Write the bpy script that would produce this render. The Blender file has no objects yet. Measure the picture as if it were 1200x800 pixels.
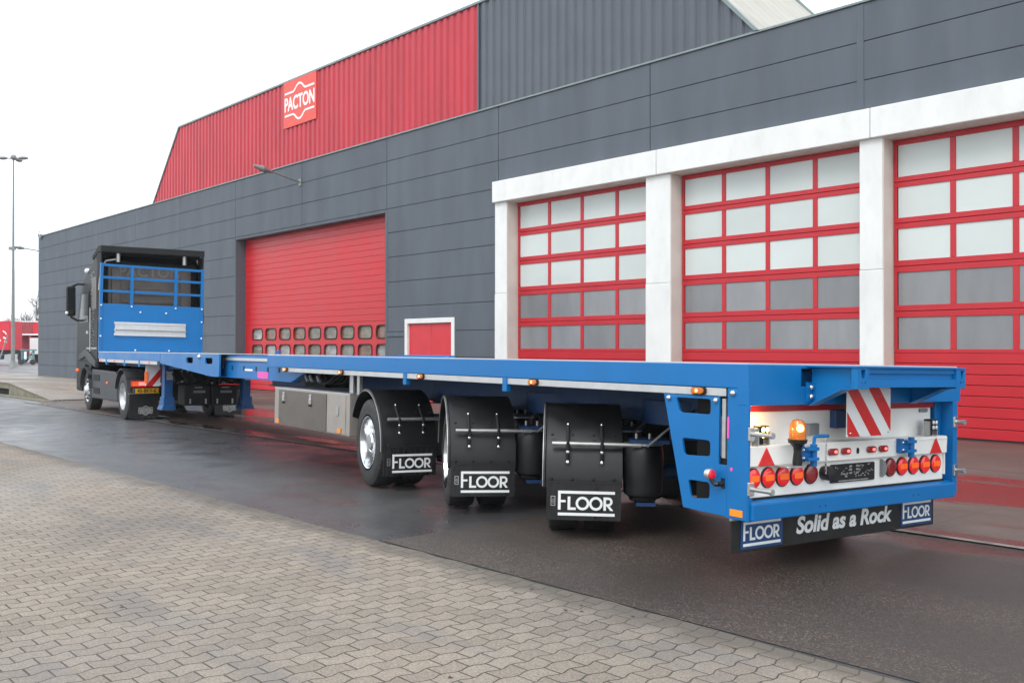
import bpy, bmesh, math, random
from mathutils import Matrix, Vector
random.seed(7)
R = math.radians
S = bpy.context.scene
COL = S.collection

# ------------------------------------------------------------------ camera
cd = bpy.data.cameras.new('camera'); cam = bpy.data.objects.new('camera', cd); COL.objects.link(cam)
cam.location = (0, 0, 1.6)
cam.rotation_euler = (R(90) + math.atan(7/1115), 0, 0)
cd.sensor_width = 36; cd.lens = 36*1115/1200
cd.clip_start = 0.05; cd.clip_end = 3000
S.camera = cam

# ------------------------------------------------------------------ world + sun (overcast)
w = bpy.data.worlds.new('World'); S.world = w; w.use_nodes = True
wn = w.node_tree.nodes; wl = w.node_tree.links; wn.clear()
wo = wn.new('ShaderNodeOutputWorld'); bg = wn.new('ShaderNodeBackground')
sky = wn.new('ShaderNodeTexSky'); sky.sky_type = 'NISHITA'; sky.sun_disc = False
SUN_EL, SUN_AZ = 48, 205
sky.sun_elevation = R(SUN_EL); sky.sun_rotation = R(SUN_AZ)
hs = wn.new('ShaderNodeHueSaturation'); hs.inputs['Saturation'].default_value = 0.35
mx = wn.new('ShaderNodeMix'); mx.data_type = 'RGBA'; mx.inputs[0].default_value = 0.86
wl.new(sky.outputs[0], hs.inputs['Color']); wl.new(hs.outputs[0], mx.inputs[6])
mx.inputs[7].default_value = (11.2, 12.0, 12.6, 1)
wl.new(mx.outputs[2], bg.inputs[0]); bg.inputs[1].default_value = 0.1
wl.new(bg.outputs[0], wo.inputs[0])
sd = bpy.data.lights.new('sun', 'SUN'); sd.energy = 0.9; sd.angle = R(25); sd.color = (1, .97, .93)
sun = bpy.data.objects.new('sun', sd); COL.objects.link(sun)
az = R(SUN_AZ)
sdir = Vector((math.sin(az)*math.cos(R(SUN_EL)), math.cos(az)*math.cos(R(SUN_EL)), math.sin(R(SUN_EL))))
sun.rotation_euler = sdir.to_track_quat('Z', 'Y').to_euler()
S.view_settings.view_transform = 'Standard'; S.view_settings.look = 'None'
S.view_settings.exposure = 0.56; S.view_settings.gamma = 1
S.render.engine = 'CYCLES'

# ------------------------------------------------------------------ materials
def inp(n, k, v):
    if k in n.inputs: n.inputs[k].default_value = v
def mat(name, col, rough=.5, metal=0, var=.08, scale=3, bump=0, bscale=60, coat=0, emit=None, estr=0,
        spec=.5, dirt=0, alpha=1, rvar=.0, stretch=(1, 1, 1)):
    m = bpy.data.materials.new(name); m.use_nodes = True
    nt = m.node_tree; N = nt.nodes; L = nt.links
    b = N['Principled BSDF']
    tc = N.new('ShaderNodeTexCoord')
    mp = N.new('ShaderNodeMapping'); mp.inputs['Scale'].default_value = stretch
    L.new(tc.outputs['Object'], mp.inputs[0])
    ns = N.new('ShaderNodeTexNoise'); ns.inputs['Scale'].default_value = scale; ns.inputs['Detail'].default_value = 6
    L.new(mp.outputs[0], ns.inputs['Vector'])
    cr = N.new('ShaderNodeValToRGB')
    lo = [max(0, c*(1-var)) for c in col]; hi = [min(1, c*(1+var)) for c in col]
    cr.color_ramp.elements[0].position = .3; cr.color_ramp.elements[1].position = .7
    cr.color_ramp.elements[0].color = (*lo, 1); cr.color_ramp.elements[1].color = (*hi, 1)
    L.new(ns.outputs['Fac'], cr.inputs[0])
    src = cr.outputs[0]
    if dirt:
        n2 = N.new('ShaderNodeTexNoise'); n2.inputs['Scale'].default_value = scale*2.7; n2.inputs['Detail'].default_value = 8
        L.new(mp.outputs[0], n2.inputs['Vector'])
        r2 = N.new('ShaderNodeValToRGB'); r2.color_ramp.elements[0].position = .5; r2.color_ramp.elements[1].position = .72
        r2.color_ramp.elements[0].color = (0, 0, 0, 1); r2.color_ramp.elements[1].color = (dirt, dirt, dirt, 1)
        L.new(n2.outputs['Fac'], r2.inputs[0])
        mm = N.new('ShaderNodeMix'); mm.data_type = 'RGBA'
        L.new(r2.outputs[0], mm.inputs[0]); L.new(src, mm.inputs[6]); mm.inputs[7].default_value = (.16, .14, .12, 1)
        src = mm.outputs[2]
    L.new(src, b.inputs['Base Color'])
    b.inputs['Metallic'].default_value = metal; b.inputs['Roughness'].default_value = rough
    if rvar:
        mr = N.new('ShaderNodeMapRange'); mr.inputs[3].default_value = max(0.02, rough-rvar); mr.inputs[4].default_value = rough+rvar
        mr.inputs[1].default_value = .3; mr.inputs[2].default_value = .7
        L.new(ns.outputs['Fac'], mr.inputs[0]); L.new(mr.outputs[0], b.inputs['Roughness'])
    inp(b, 'Specular IOR Level', spec); inp(b, 'Coat Weight', coat); inp(b, 'Coat Roughness', .08)
    if bump:
        bn = N.new('ShaderNodeTexNoise'); bn.inputs['Scale'].default_value = bscale; bn.inputs['Detail'].default_value = 5
        L.new(mp.outputs[0], bn.inputs['Vector'])
        bp = N.new('ShaderNodeBump'); bp.inputs['Strength'].default_value = bump; bp.inputs['Distance'].default_value = .01
        L.new(bn.outputs['Fac'], bp.inputs['Height']); L.new(bp.outputs[0], b.inputs['Normal'])
    if emit:
        b.inputs['Emission Color'].default_value = (*emit, 1); b.inputs['Emission Strength'].default_value = estr
    return m
M = {}
M['blue'] = mat('blue_paint', (.001, .150, .43), .40, var=.05, scale=2.5, coat=.05, rvar=.06, spec=.35, bump=.06, bscale=9)
M['blued'] = mat('shade_darkened_chassis_paint', (.002, .040, .14), .55, var=.15, scale=4, dirt=.12)  # dark chassis paint, deepened further for the shade under the deck
M['legblue'] = mat('leg_blue_paint', (.003, .085, .27), .5, var=.2, scale=5, dirt=.2)
M['alu'] = mat('aluminium', (.62, .63, .64), .38, .75, var=.06, scale=8, bump=.05)
M['galv'] = mat('galvanised_steel', (.48, .48, .47), .42, .8, var=.12, scale=14, rvar=.08)
M['chrome'] = mat('chrome', (.78, .79, .81), .16, 1, var=.03)
M['box'] = mat('toolbox_steel', (.36, .325, .295), .42, .3, var=.08, scale=6, rvar=.08)
M['boxlid'] = mat('toolbox_door_steel', (.135, .115, .100), .36, .35, var=.08, scale=6, rvar=.07)
M['black'] = mat('black_plastic', (.010, .010, .011), .42, var=.2, scale=6, rvar=.10)
M['blackm'] = mat('black_matt', (.008, .008, .009), .75, var=.25, scale=8)
M['rubber'] = mat('tyre_rubber', (.017, .017, .018), .6, var=.25, scale=9, bump=.2, bscale=90, dirt=.30)
M['flap'] = mat('mud_flap_rubber', (.010, .010, .011), .36, var=.2, scale=5, rvar=.12, dirt=.08, stretch=(3, 3, .5))
M['white'] = mat('white_paint', (.88, .865, .83), .38, var=.03, scale=2, coat=.1, dirt=.04)
M['letter'] = mat('white_lettering', (.88, .89, .90), .45, var=.02)
M['redp'] = mat('red_reflector', (.72, .02, .02), .25, var=.08, scale=20)
M['redd'] = mat('dark_red_strip', (.38, .006, .010), .3, var=.08, scale=6)
M['redl'] = mat('red_lamp_lens', (.55, .008, .012), .12, var=.1, scale=60, emit=(1, .01, .015), estr=.22, coat=1)
M['redoff'] = mat('dark_red_lens', (.28, .004, .008), .12, var=.15, scale=60, coat=1)
M['redlit'] = mat('lit_red_core', (.9, .05, .05), .2, emit=(1, .12, .10), estr=2.2)
M['orange'] = mat('amber_lens', (.90, .13, .008), .15, var=.08, scale=50, emit=(1, .14, .01), estr=.22, coat=.6)
M['orangeb'] = mat('amber_side_lens', (.62, .16, .01), .12, var=.15, scale=70, coat=.8)
M['orangeref'] = mat('amber_reflector', (.9, .30, .02), .25, var=.06, scale=50)
M['amberlit'] = mat('lit_amber_core', (1, .6, .2), .2, emit=(1, .50, .10), estr=5)
M['worklit'] = mat('lit_work_lamp', (1, .8, .4), .2, emit=(1, .62, .18), estr=7)
M['pink'] = mat('pink_sticker', (.85, .10, .45), .5)
M['bplate'] = mat('dark_blue_plate', (.012, .06, .18), .35, var=.05)
M['banner'] = mat('black_banner', (.011, .0105, .010), .5, var=.25, scale=5, dirt=.06)
M['cabg'] = mat('cab_grey_plastic', (.105, .092, .083), .45, var=.15, scale=4)
M['faint'] = mat('faint_cab_lettering', (.17, .155, .145), .5)
M['cab'] = mat('black_cab_paint', (.005, .006, .007), .42, var=.3, scale=3, spec=.12)
M['fair'] = mat('grey_side_skirt', (.045, .048, .053), .55, var=.12, scale=3, dirt=.06)
M['glass'] = mat('dark_glass', (.01, .012, .014), .25, var=.1, spec=.25)
M['yplate'] = mat('yellow_plate', (.80, .42, .01), .4, var=.03)
M['lens'] = mat('clear_lens', (.7, .72, .75), .1, var=.05, coat=1)
M['grey'] = mat('grey_plastic', (.20, .21, .22), .5, var=.08)
# building
M['wall'] = mat('slate_grey_wall_paint', (.102, .119, .144), .78, var=.11, scale=1.6, bump=.3, bscale=25, dirt=.10, stretch=(1, 1, .22))
M['joint'] = mat('wall_joint', (.058, .066, .080), .8)
M['cladr'] = mat('red_cladding', (.50, .024, .044), .42, var=.14, scale=1.2, stretch=(1, 1, .3))
M['cladg'] = mat('grey_cladding', (.092, .104, .126), .45, var=.06, scale=1.2)
M['roof'] = mat('cream_roof_sheet', (.46, .43, .38), .6, var=.10, scale=1)
M['trim'] = mat('roof_trim', (.22, .27, .27), .45, .2, var=.1, scale=3)
M['conc'] = mat('white_painted_concrete', (.80, .80, .78), .72, var=.05, scale=2.0, bump=.35, bscale=18, dirt=.07, stretch=(1, 1, .45))
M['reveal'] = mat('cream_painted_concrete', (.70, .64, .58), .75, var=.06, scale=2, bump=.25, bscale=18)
M['dred'] = mat('red_door_panel', (.58, .016, .024), .38, var=.06, scale=1.0, rvar=.06)
M['dframe'] = mat('red_door_frame', (.52, .015, .026), .38, var=.05, scale=2)
M['gap'] = mat('door_seam', (.20, .010, .015), .7)
for i_, k_ in enumerate((.88, 1.0, 1.1)):
    M['panel%d' % i_] = mat('grey_clear_pane_%d' % i_, (.25*k_, .255*k_, .265*k_), .16, var=.10, scale=1.1, rvar=.06, dirt=.10, stretch=(2, 1, .6))
    M['paneu%d' % i_] = mat('pale_twin_wall_pane_%d' % i_, (.60*k_**.4, .65*k_**.4, .63*k_**.4), .2, var=.05, scale=.8, rvar=.06)
M['paneu'] = mat('pale_twin_wall_pane', (.62, .67, .645), .22, var=.05, scale=.7, rvar=.08)
M['panel'] = mat('grey_clear_pane', (.25, .26, .26), .14, var=.16, scale=1.6, rvar=.08, dirt=.25)
M['paneg'] = mat('olive_gate_pane', (.20, .18, .14), .12, var=.35, scale=.9)
for i_, c_ in enumerate(((.20, .18, .14), (.26, .25, .21), (.22, .14, .10), (.34, .34, .33))):
    M['paneg%d' % i_] = mat('gate_pane_%d' % i_, c_, .12, var=.4, scale=2.2, stretch=(1, 1, 3))  # brown and grey reflections in the panes put into their base colours
M['sdoor'] = mat('small_red_door', (.66, .03, .045), .4, var=.06, scale=2)
M['signr'] = mat('orange_red_sign', (.78, .07, .045), .4, var=.05, scale=2)
M['bred'] = mat('far_red_curtain', (.70, .02, .04), .5, var=.08, scale=1)
M['bredd'] = mat('far_dark_and_shaded_red', (.36, .05, .06), .6, var=.2, scale=2)  # dark red frame, and the shaded side of the far trailer
M['teal'] = mat('teal_steel', (.10, .26, .28), .5, var=.2, scale=6)
M['bark'] = mat('bare_branches', (.13, .11, .10), .9, var=.2)
M['pole'] = mat('pole_grey', (.26, .26, .25), .5, .3, var=.1, scale=2)

# ---- node expression helper for ground materials
class G:
    def __init__(s, name):
        s.m = bpy.data.materials.new(name); s.m.use_nodes = True
        s.N = s.m.node_tree.nodes; s.L = s.m.node_tree.links; s.b = s.N['Principled BSDF']
        s.tc = s.N.new('ShaderNodeTexCoord').outputs['Object']
        sp = s.N.new('ShaderNodeSeparateXYZ'); s.L.new(s.tc, sp.inputs[0]); s.x, s.y = sp.outputs[0], sp.outputs[1]
    def put(s, sock, v):
        if hasattr(v, 'links'): s.L.new(v, sock)
        else: sock.default_value = v
    def f(s, op, a, b=0, c=0):
        n = s.N.new('ShaderNodeMath'); n.operation = op
        s.put(n.inputs[0], a); s.put(n.inputs[1], b); s.put(n.inputs[2], c); return n.outputs[0]
    def noise(s, scale, detail=5, vec=None, stretch=None):
        n = s.N.new('ShaderNodeTexNoise'); n.inputs['Scale'].default_value = scale; n.inputs['Detail'].default_value = detail
        v = vec or s.tc
        if stretch:
            mp = s.N.new('ShaderNodeMapping'); mp.inputs['Scale'].default_value = stretch; s.L.new(v, mp.inputs[0]); v = mp.outputs[0]
        s.L.new(v, n.inputs['Vector']); return n.outputs['Fac']
    def vor(s, scale, out='Color', vec=None):
        n = s.N.new('ShaderNodeTexVoronoi'); n.inputs['Scale'].default_value = scale
        s.L.new(vec or s.tc, n.inputs['Vector']); return n.outputs[out]
    def ramp(s, fac, *stops):
        n = s.N.new('ShaderNodeValToRGB'); e = n.color_ramp.elements
        while len(e) < len(stops): e.new(.5)
        for i, (p, c) in enumerate(stops):
            e[i].position = p; e[i].color = (*c, 1) if isinstance(c, tuple) else (c, c, c, 1)
        s.L.new(fac, n.inputs[0]); return n.outputs[0]
    def mix(s, fac, a, b, mode='MIX'):
        n = s.N.new('ShaderNodeMix'); n.data_type = 'RGBA'; n.blend_type = mode
        s.put(n.inputs[0], fac)
        for i, v in ((6, a), (7, b)): s.put(n.inputs[i], v if hasattr(v, 'links') else (*v, 1))
        return n.outputs[2]
    def mr(s, v, a, b, c, d):
        n = s.N.new('ShaderNodeMapRange'); s.put(n.inputs[0], v)
        for i, q in enumerate((a, b, c, d)): n.inputs[i+1].default_value = q
        return n.outputs[0]
    def bump(s, h, strength, dist=.01, prev=None):
        n = s.N.new('ShaderNodeBump'); n.inputs['Strength'].default_value = strength; n.inputs['Distance'].default_value = dist
        s.L.new(h, n.inputs['Height'])
        if prev: s.L.new(prev, n.inputs['Normal'])
        return n.outputs[0]
    def done(s, col, rough, nrm=None, spec=.5):
        s.put(s.b.inputs['Base Color'], col); s.put(s.b.inputs['Roughness'], rough)
        if nrm: s.L.new(nrm, s.b.inputs['Normal'])
        inp(s.b, 'Specular IOR Level', spec); return s.m

def mat_paving():
    g = G('zigzag_concrete_paving')
    PU, PV, AMP = .122, .175, .0115
    # rows stacked along x (u), blocks run along y (v); wavy long joints, straight short joints
    wob = g.f('MULTIPLY', g.f('SUBTRACT', g.noise(.6, 2), .5), .05)
    tri = g.f('PINGPONG', g.f('ADD', g.y, wob), PV/2)                     # 0..PV, period 2*PV
    tri = g.f('MINIMUM', g.f('MAXIMUM', g.f('SUBTRACT', g.f('MULTIPLY', tri, 2/PV), .5), -.28), .28)
    ux = g.f('ADD', g.x, g.f('MULTIPLY', tri, AMP*3.2))
    ux = g.f('DIVIDE', g.f('ADD', ux, wob), PU)
    row = g.f('FLOOR', ux); fu = g.f('SUBTRACT', ux, row)
    par = g.f('MULTIPLY', g.f('MODULO', g.f('ABSOLUTE', row), 2), .5)
    vy = g.f('ADD', g.f('DIVIDE', g.y, PV*1.0), par)
    cell = g.f('FLOOR', vy); fv = g.f('SUBTRACT', vy, cell)
    du = g.f('MULTIPLY', g.f('MINIMUM', fu, g.f('SUBTRACT', 1, fu)), PU)
    dv = g.f('MULTIPLY', g.f('MINIMUM', fv, g.f('SUBTRACT', 1, fv)), PV)
    d = g.f('MINIMUM', du, dv)
    jw = g.mr(g.noise(3, 3), .3, .7, .0026, .0058)
    joint = g.mr(g.f('DIVIDE', d, jw), .55, 1.3, 1, 0)
    cb = g.N.new('ShaderNodeCombineXYZ'); g.put(cb.inputs[0], row); g.put(cb.inputs[1], cell)
    wn_ = g.N.new('ShaderNodeTexWhiteNoise'); g.L.new(cb.outputs[0], wn_.inputs['Vector']); rnd = wn_.outputs['Value']
    base = g.ramp(rnd, (0, (.222, .184, .150)), (.5, (.250, .208, .170)), (1, (.276, .231, .189)))
    grain = g.ramp(g.noise(110, 4), (.28, .66), (.5, 1.0), (.72, 1.45))
    base = g.mix(1, base, grain, 'MULTIPLY')
    big = g.ramp(g.noise(.35, 5), (.30, (.76, .77, .80)), (.52, (1, 1, 1)), (.72, (1.16, 1.12, 1.06)))
    base = g.mix(1, base, big, 'MULTIPLY')
    stain = g.ramp(g.noise(.9, 7, stretch=(.6, 2.2, 1)), (.54, 0.0), (.68, .50))
    base = g.mix(stain, base, (.14, .135, .14))
    base = g.mix(g.f('MULTIPLY', joint, .92), base, (.038, .029, .023))
    ed = g.f('ADD', g.y, g.f('MULTIPLY', g.f('SUBTRACT', g.noise(2.2, 5), .5), .5))
    base = g.mix(g.mr(ed, -12.46, -12.26, 0, .7), base, (.085, .072, .058))
    wet = g.ramp(g.noise(.22, 4), (.52, 0.), (.66, 1.))
    rough = g.f('SUBTRACT', .80, g.f('MULTIPLY', wet, .34))
    n1 = g.bump(g.f('SUBTRACT', 1, joint), .8, .004)
    n2 = g.bump(g.noise(170, 3), .30, .004, n1)
    return g.done(base, rough, n2)

def mat_asphalt(name, chips, far=False):
    g = G(name)
    if chips:
        v = g.N.new('ShaderNodeTexVoronoi'); v.inputs['Scale'].default_value = 100; g.L.new(g.tc, v.inputs['Vector'])
        sp = g.N.new('ShaderNodeSeparateColor'); g.L.new(v.outputs['Color'], sp.inputs[0])
        st = g.ramp(sp.outputs[0], (0, (.062, .048, .040)), (.50, (.090, .069, .057)), (.78, (.140, .100, .078)), (.95, (.30, .235, .19)))
        edge = g.ramp(v.outputs['Distance'], (.25, 1.), (.62, .5))
        base = g.mix(1, st, edge, 'MULTIPLY')
        n = g.bump(v.outputs['Distance'], .5, .006)
        n = g.bump(g.noise(7, 4), .25, .01, n)
        wet = g.ramp(g.noise(.30, 5, stretch=(1, .7, 1)), (.38, .62), (.60, .40))
        yy = g.f('ADD', g.y, g.f('MULTIPLY', g.noise(1.3, 4), .5))
        rough = g.f('MULTIPLY', wet, g.mr(yy, -8.95, -8.60, 1, .22))
        base = g.mix(g.ramp(g.noise(.45, 6, stretch=(.6, 1.3, 1)), (.36, .0), (.62, .85)), base, (.046, .038, .034))
        base = g.mix(g.mr(g.y, -10.6, -9.2, 0, .45), base, (.036, .029, .026))
    else:
        base = g.ramp(g.noise(.30, 6), (.3, (.036, .035, .037)), (.6, (.058, .056, .058)), (.8, (.085, .080, .080)))
        base = g.mix(g.mr(g.f('ADD', g.x, g.f('MULTIPLY', g.noise(.3, 4), 8)), -15, -5, .62, 0), base, (.135, .138, .150))  # sky sheen on the left of the yard, put into a paler bluish colour
        base = g.mix(1, base, g.ramp(g.noise(70, 5), (.28, .55), (.5, 1.0), (.74, 1.9)), 'MULTIPLY')
        spk = g.ramp(g.vor(42, 'Distance'), (.05, 1.), (.10, 0.))
        base = g.mix(g.f('MULTIPLY', spk, g.ramp(g.noise(5, 3), (.45, 0.), (.6, .7))), base, (.30, .28, .26))
        crack = g.ramp(g.vor(.33, 'Distance'), (.0, 1.), (.004, 0.))
        rough = g.ramp(g.noise(.16, 6, stretch=(.7, 1.5, 1)), (.36, .28), (.50, .36), (.66, .50))
        rough = g.f('ADD', rough, g.mr(g.noise(1.7, 7), .35, .7, -.07, .16))
        base = g.mix(g.ramp(g.noise(1.1, 8, stretch=(.5, 1.6, 1)), (.5, 0.), (.72, .45)), base, (.115, .105, .098))
        n = g.bump(g.noise(95, 5), .55, .006)
        n = g.bump(g.noise(1.6, 3), .06, .02, n)
    return g.done(base, rough, n)

def mat_apron():
    g = G('wet_brown_concrete_apron')
    base = g.ramp(g.noise(.5, 7), (.3, (.085, .058, .048)), (.5, (.118, .084, .070)), (.75, (.185, .142, .124)))
    base = g.mix(1, base, g.ramp(g.noise(130, 3), (.3, .75), (.72, 1.3)), 'MULTIPLY')
    # wheel-swept wet bands run along the doors
    wet = g.noise(.32, 5, stretch=(.5, 1.6, 1))
    yy = g.f('ADD', g.y, g.f('MULTIPLY', g.f('SUBTRACT', g.noise(1.1, 7, stretch=(.35, 1.5, 1)), .5), 3.2))
    band = g.f('MULTIPLY', g.mr(yy, -6.9, -6.3, 0, 1), g.mr(yy, -4.9, -4.4, 1, 0))
    band = g.f('MAXIMUM', band, g.mr(yy, -8.0, -8.4, 0, .95))
    rough = g.f('MAXIMUM', g.f('SUBTRACT', g.ramp(wet, (.40, .50), (.50, .58), (.60, .72)), g.f('MULTIPLY', band, .46)), .10)
    base = g.mix(g.f('MULTIPLY', band, .75), base, (.045, .030, .026))
    ln = g.f('ABSOLUTE', g.f('SUBTRACT', g.f('FRACT', g.f('DIVIDE', g.x, 1.9)), .5))
    seam = g.mr(ln, .494, .498, 0, 1)
    base = g.mix(g.f('MULTIPLY', seam, .55), base, (.03, .028, .028))
    base = g.mix(g.ramp(wet, (.42, .35), (.52, 0.)), base, (.07, .05, .045))
    n = g.bump(g.noise(90, 4), .15, .004); n = g.bump(g.noise(2.2, 3, stretch=(.4, 2, 1)), .12, .02, n)
    return g.done(base, rough, n)

def mat_brickpad():
    g = G('pale_brick_pad')
    bt = g.N.new('ShaderNodeTexBrick'); bt.inputs['Scale'].default_value = 4; g.L.new(g.tc, bt.inputs['Vector'])
    bt.inputs['Color1'].default_value = (.24, .19, .15, 1); bt.inputs['Color2'].default_value = (.30, .25, .20, 1)
    bt.inputs['Mortar'].default_value = (.12, .10, .09, 1)
    base = g.mix(1, bt.outputs['Color'], g.ramp(g.noise(1.1, 5), (.3, .7), (.7, 1.2)), 'MULTIPLY')
    return g.done(base, g.ramp(g.noise(.3, 4), (.4, .3), (.6, .65)))
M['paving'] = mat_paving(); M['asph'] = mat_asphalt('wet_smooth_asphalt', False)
M['chip'] = mat_asphalt('coarse_chip_asphalt', True); M['apron'] = mat_apron(); M['pad'] = mat_brickpad()
M['edge'] = mat('pale_slab_edge', (.22, .19, .175), .6, var=.35, scale=4)  # pale mottled tone for the strip along the slabs
M['olive'] = mat('mossy_concrete', (.20, .18, .125), .8, var=.3, scale=3, bump=.3)

# ------------------------------------------------------------------ mesh builder
def curve_mesh(data):
    o = bpy.data.objects.new('tmp', data); COL.objects.link(o)
    dg = bpy.context.evaluated_depsgraph_get(); dg.update()
    me = bpy.data.meshes.new_from_object(o.evaluated_get(dg))
    vs = [v.co.copy() for v in me.vertices]; fs = [tuple(p.vertices) for p in me.polygons]
    bpy.data.objects.remove(o); bpy.data.curves.remove(data); bpy.data.meshes.remove(me)
    return vs, fs
REAR = Matrix(((1, 0, 0, 0), (0, 0, -1, 0), (0, 1, 0, 0), (0, 0, 0, 1)))       # text plane facing -y
LEFT = Matrix(((0, 0, -1, 0), (-1, 0, 0, 0), (0, 1, 0, 0), (0, 0, 0, 1)))       # text plane facing -x
class MB:
    def __init__(s, mtx=None): s.v = []; s.f = []; s.m = mtx or Matrix()
    def add(s, vs, fs, mtx=None):
        k = len(s.v); mm = s.m @ mtx if mtx else s.m
        s.v += [mm @ Vector(p) for p in vs]; s.f += [tuple(i+k for i in f) for f in fs]; return s
    def box(s, x0, x1, y0, y1, z0, z1, mtx=None):
        return s.add([(x, y, z) for x in (x0, x1) for y in (y0, y1) for z in (z0, z1)],
                     [(0, 1, 3, 2), (4, 6, 7, 5), (0, 4, 5, 1), (2, 3, 7, 6), (0, 2, 6, 4), (1, 5, 7, 3)], mtx)
    def prism(s, poly, axis, a, b, mtx=None):
        # axis 'x': poly=(y,z); 'y': poly=(x,z); 'z': poly=(x,y)
        def P(q, t): return {'x': (t, q[0], q[1]), 'y': (q[0], t, q[1]), 'z': (q[0], q[1], t)}[axis]
        n = len(poly)
        vs = [P(q, a) for q in poly] + [P(q, b) for q in poly]
        fs = [tuple(range(n))[::-1], tuple(range(n, 2*n))] + [(i, (i+1) % n, n+(i+1) % n, n+i) for i in range(n)]
        return s.add(vs, fs, mtx)
    def cyl(s, p0, p1, r, n=16, r1=None, mtx=None, caps=True):
        p0, p1 = Vector(p0), Vector(p1); d = (p1-p0).normalized()
        u = d.orthogonal().normalized(); w_ = d.cross(u); r1 = r if r1 is None else r1
        vs = [p0+(u*math.cos(2*math.pi*i/n)+w_*math.sin(2*math.pi*i/n))*r for i in range(n)]
        vs += [p1+(u*math.cos(2*math.pi*i/n)+w_*math.sin(2*math.pi*i/n))*r1 for i in range(n)]
        fs = [(i, (i+1) % n, n+(i+1) % n, n+i) for i in range(n)]
        if caps: fs += [tuple(range(n))[::-1], tuple(range(n, 2*n))]
        return s.add(vs, fs, mtx)
    def lathe(s, c, d, prof, n=40, mtx=None):
        # prof: list of (distance along d, radius)
        c, d = Vector(c), Vector(d).normalized(); u = d.orthogonal().normalized(); w_ = d.cross(u)
        vs = []; fs = []
        for (t, r) in prof:
            for i in range(n):
                a = 2*math.pi*i/n; vs.append(c+d*t+(u*math.cos(a)+w_*math.sin(a))*r)
        for k in range(len(prof)-1):
            for i in range(n):
                j = (i+1) % n; fs.append((k*n+i, k*n+j, (k+1)*n+j, (k+1)*n+i))
        return s.add(vs, fs, mtx)
    def tube(s, pts, r, n=8, mtx=None):
        for a, b in zip(pts[:-1], pts[1:]): s.cyl(a, b, r, n, mtx=mtx)
        return s
    def ball(s, c, r, n=10, sc=(1, 1, 1)):
        prof = [(-math.cos(math.pi*i/n), math.sin(math.pi*i/n)) for i in range(n+1)]
        m_ = Matrix.Translation(c) @ Matrix.Diagonal((r*sc[0], r*sc[1], r*sc[2], 1))
        return s.lathe((0, 0, 0), (0, 0, 1), [(t, max(q, .001)) for t, q in prof], 16, m_)
    def plate(s, outer, holes, th, mtx):
        c = bpy.data.curves.new('t', 'CURVE'); c.dimensions = '2D'; c.fill_mode = 'BOTH'; c.extrude = th/2
        for lp in [outer]+list(holes):
            sp = c.splines.new('POLY'); sp.points.add(len(lp)-1); sp.use_cyclic_u = True
            for i, q in enumerate(lp): sp.points[i].co = (q[0], q[1], 0, 1)
        vs, fs = curve_mesh(c); return s.add(vs, fs, mtx)
    def text(s, body, size, mtx, off=0, shear=0, ext=.001, sx=1, align='LEFT'):
        c = bpy.data.curves.new('t', 'FONT'); c.body = body; c.size = size; c.offset = off; c.shear = shear
        c.extrude = ext; c.align_x = align; c.resolution_u = 6
        vs, fs = curve_mesh(c); return s.add([(v.x*sx, v.y, v.z) for v in vs], fs, mtx)
    def ribbon(s, pts, th, mtx, ext=.002):
        P = [Vector((a, b)) for a, b in pts]; L_ = []; R_ = []
        for i in range(len(P)):
            d = (P[min(i+1, len(P)-1)]-P[max(i-1, 0)]).normalized(); nn = Vector((-d.y, d.x))*th/2
            L_.append(P[i]+nn); R_.append(P[i]-nn)
        for i in range(len(P)-1):
            s.prism([(L_[i].x, L_[i].y), (R_[i].x, R_[i].y), (R_[i+1].x, R_[i+1].y), (L_[i+1].x, L_[i+1].y)], 'z', 0, ext, mtx)
        return s
    def build(s, name, m, parent=None, bevel=0, smooth=False, loc=None):
        me = bpy.data.meshes.new(name); me.from_pydata([tuple(v) for v in s.v], [], s.f)
        bm = bmesh.new(); bm.from_mesh(me); bmesh.ops.remove_doubles(bm, verts=bm.verts, dist=1e-5)
        bmesh.ops.recalc_face_normals(bm, faces=bm.faces); bm.to_mesh(me); bm.free()
        me.materials.append(m if not isinstance(m, str) else M[m])
        o = bpy.data.objects.new(name, me); COL.objects.link(o)
        if parent: o.parent = parent
        if loc: o.location = loc
        if smooth:
            for p in me.polygons: p.use_smooth = True
            try: me.set_sharp_from_angle(angle=R(35))
            except Exception: pass
        if bevel:
            b = o.modifiers.new('bevel', 'BEVEL'); b.width = bevel; b.segments = 2; b.limit_method = 'ANGLE'; b.angle_limit = R(40)
        return o
def rrect(x0, x1, y0, y1, r, n=4):
    out = []
    for cx, cy, a0 in ((x1-r, y1-r, 0), (x0+r, y1-r, 90), (x0+r, y0+r, 180), (x1-r, y0+r, 270)):
        for i in range(n+1): a = R(a0+90*i/n); out.append((cx+r*math.cos(a), cy+r*math.sin(a)))
    return out
def rpoly(pts, r, n=4):
    out = []; k = len(pts)
    for i in range(k):
        p = Vector(pts[i]); a = (Vector(pts[i-1])-p).normalized(); b = (Vector(pts[(i+1) % k])-p).normalized()
        for j in range(n+1):
            t = j/n; q0 = p+a*r; q2 = p+b*r; out.append(tuple(q0*(1-t)**2+p*2*t*(1-t)+q2*t*t))
    return out
def at(mx_, x, y, z=0): return Matrix.Translation((x, y, z)) @ mx_
def tag(o, label=None, cat=None, group=None, kind=None):
    if label: o['label'] = label
    if cat: o['category'] = cat
    if group: o['group'] = group
    if kind: o['kind'] = kind
    return o
def empty(name, loc, rot, label, cat, group=None):
    o = bpy.data.objects.new(name, None); COL.objects.link(o); o.location = loc; o.rotation_euler = rot
    o.empty_display_size = .2
    return tag(o, label, cat, group)
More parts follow.
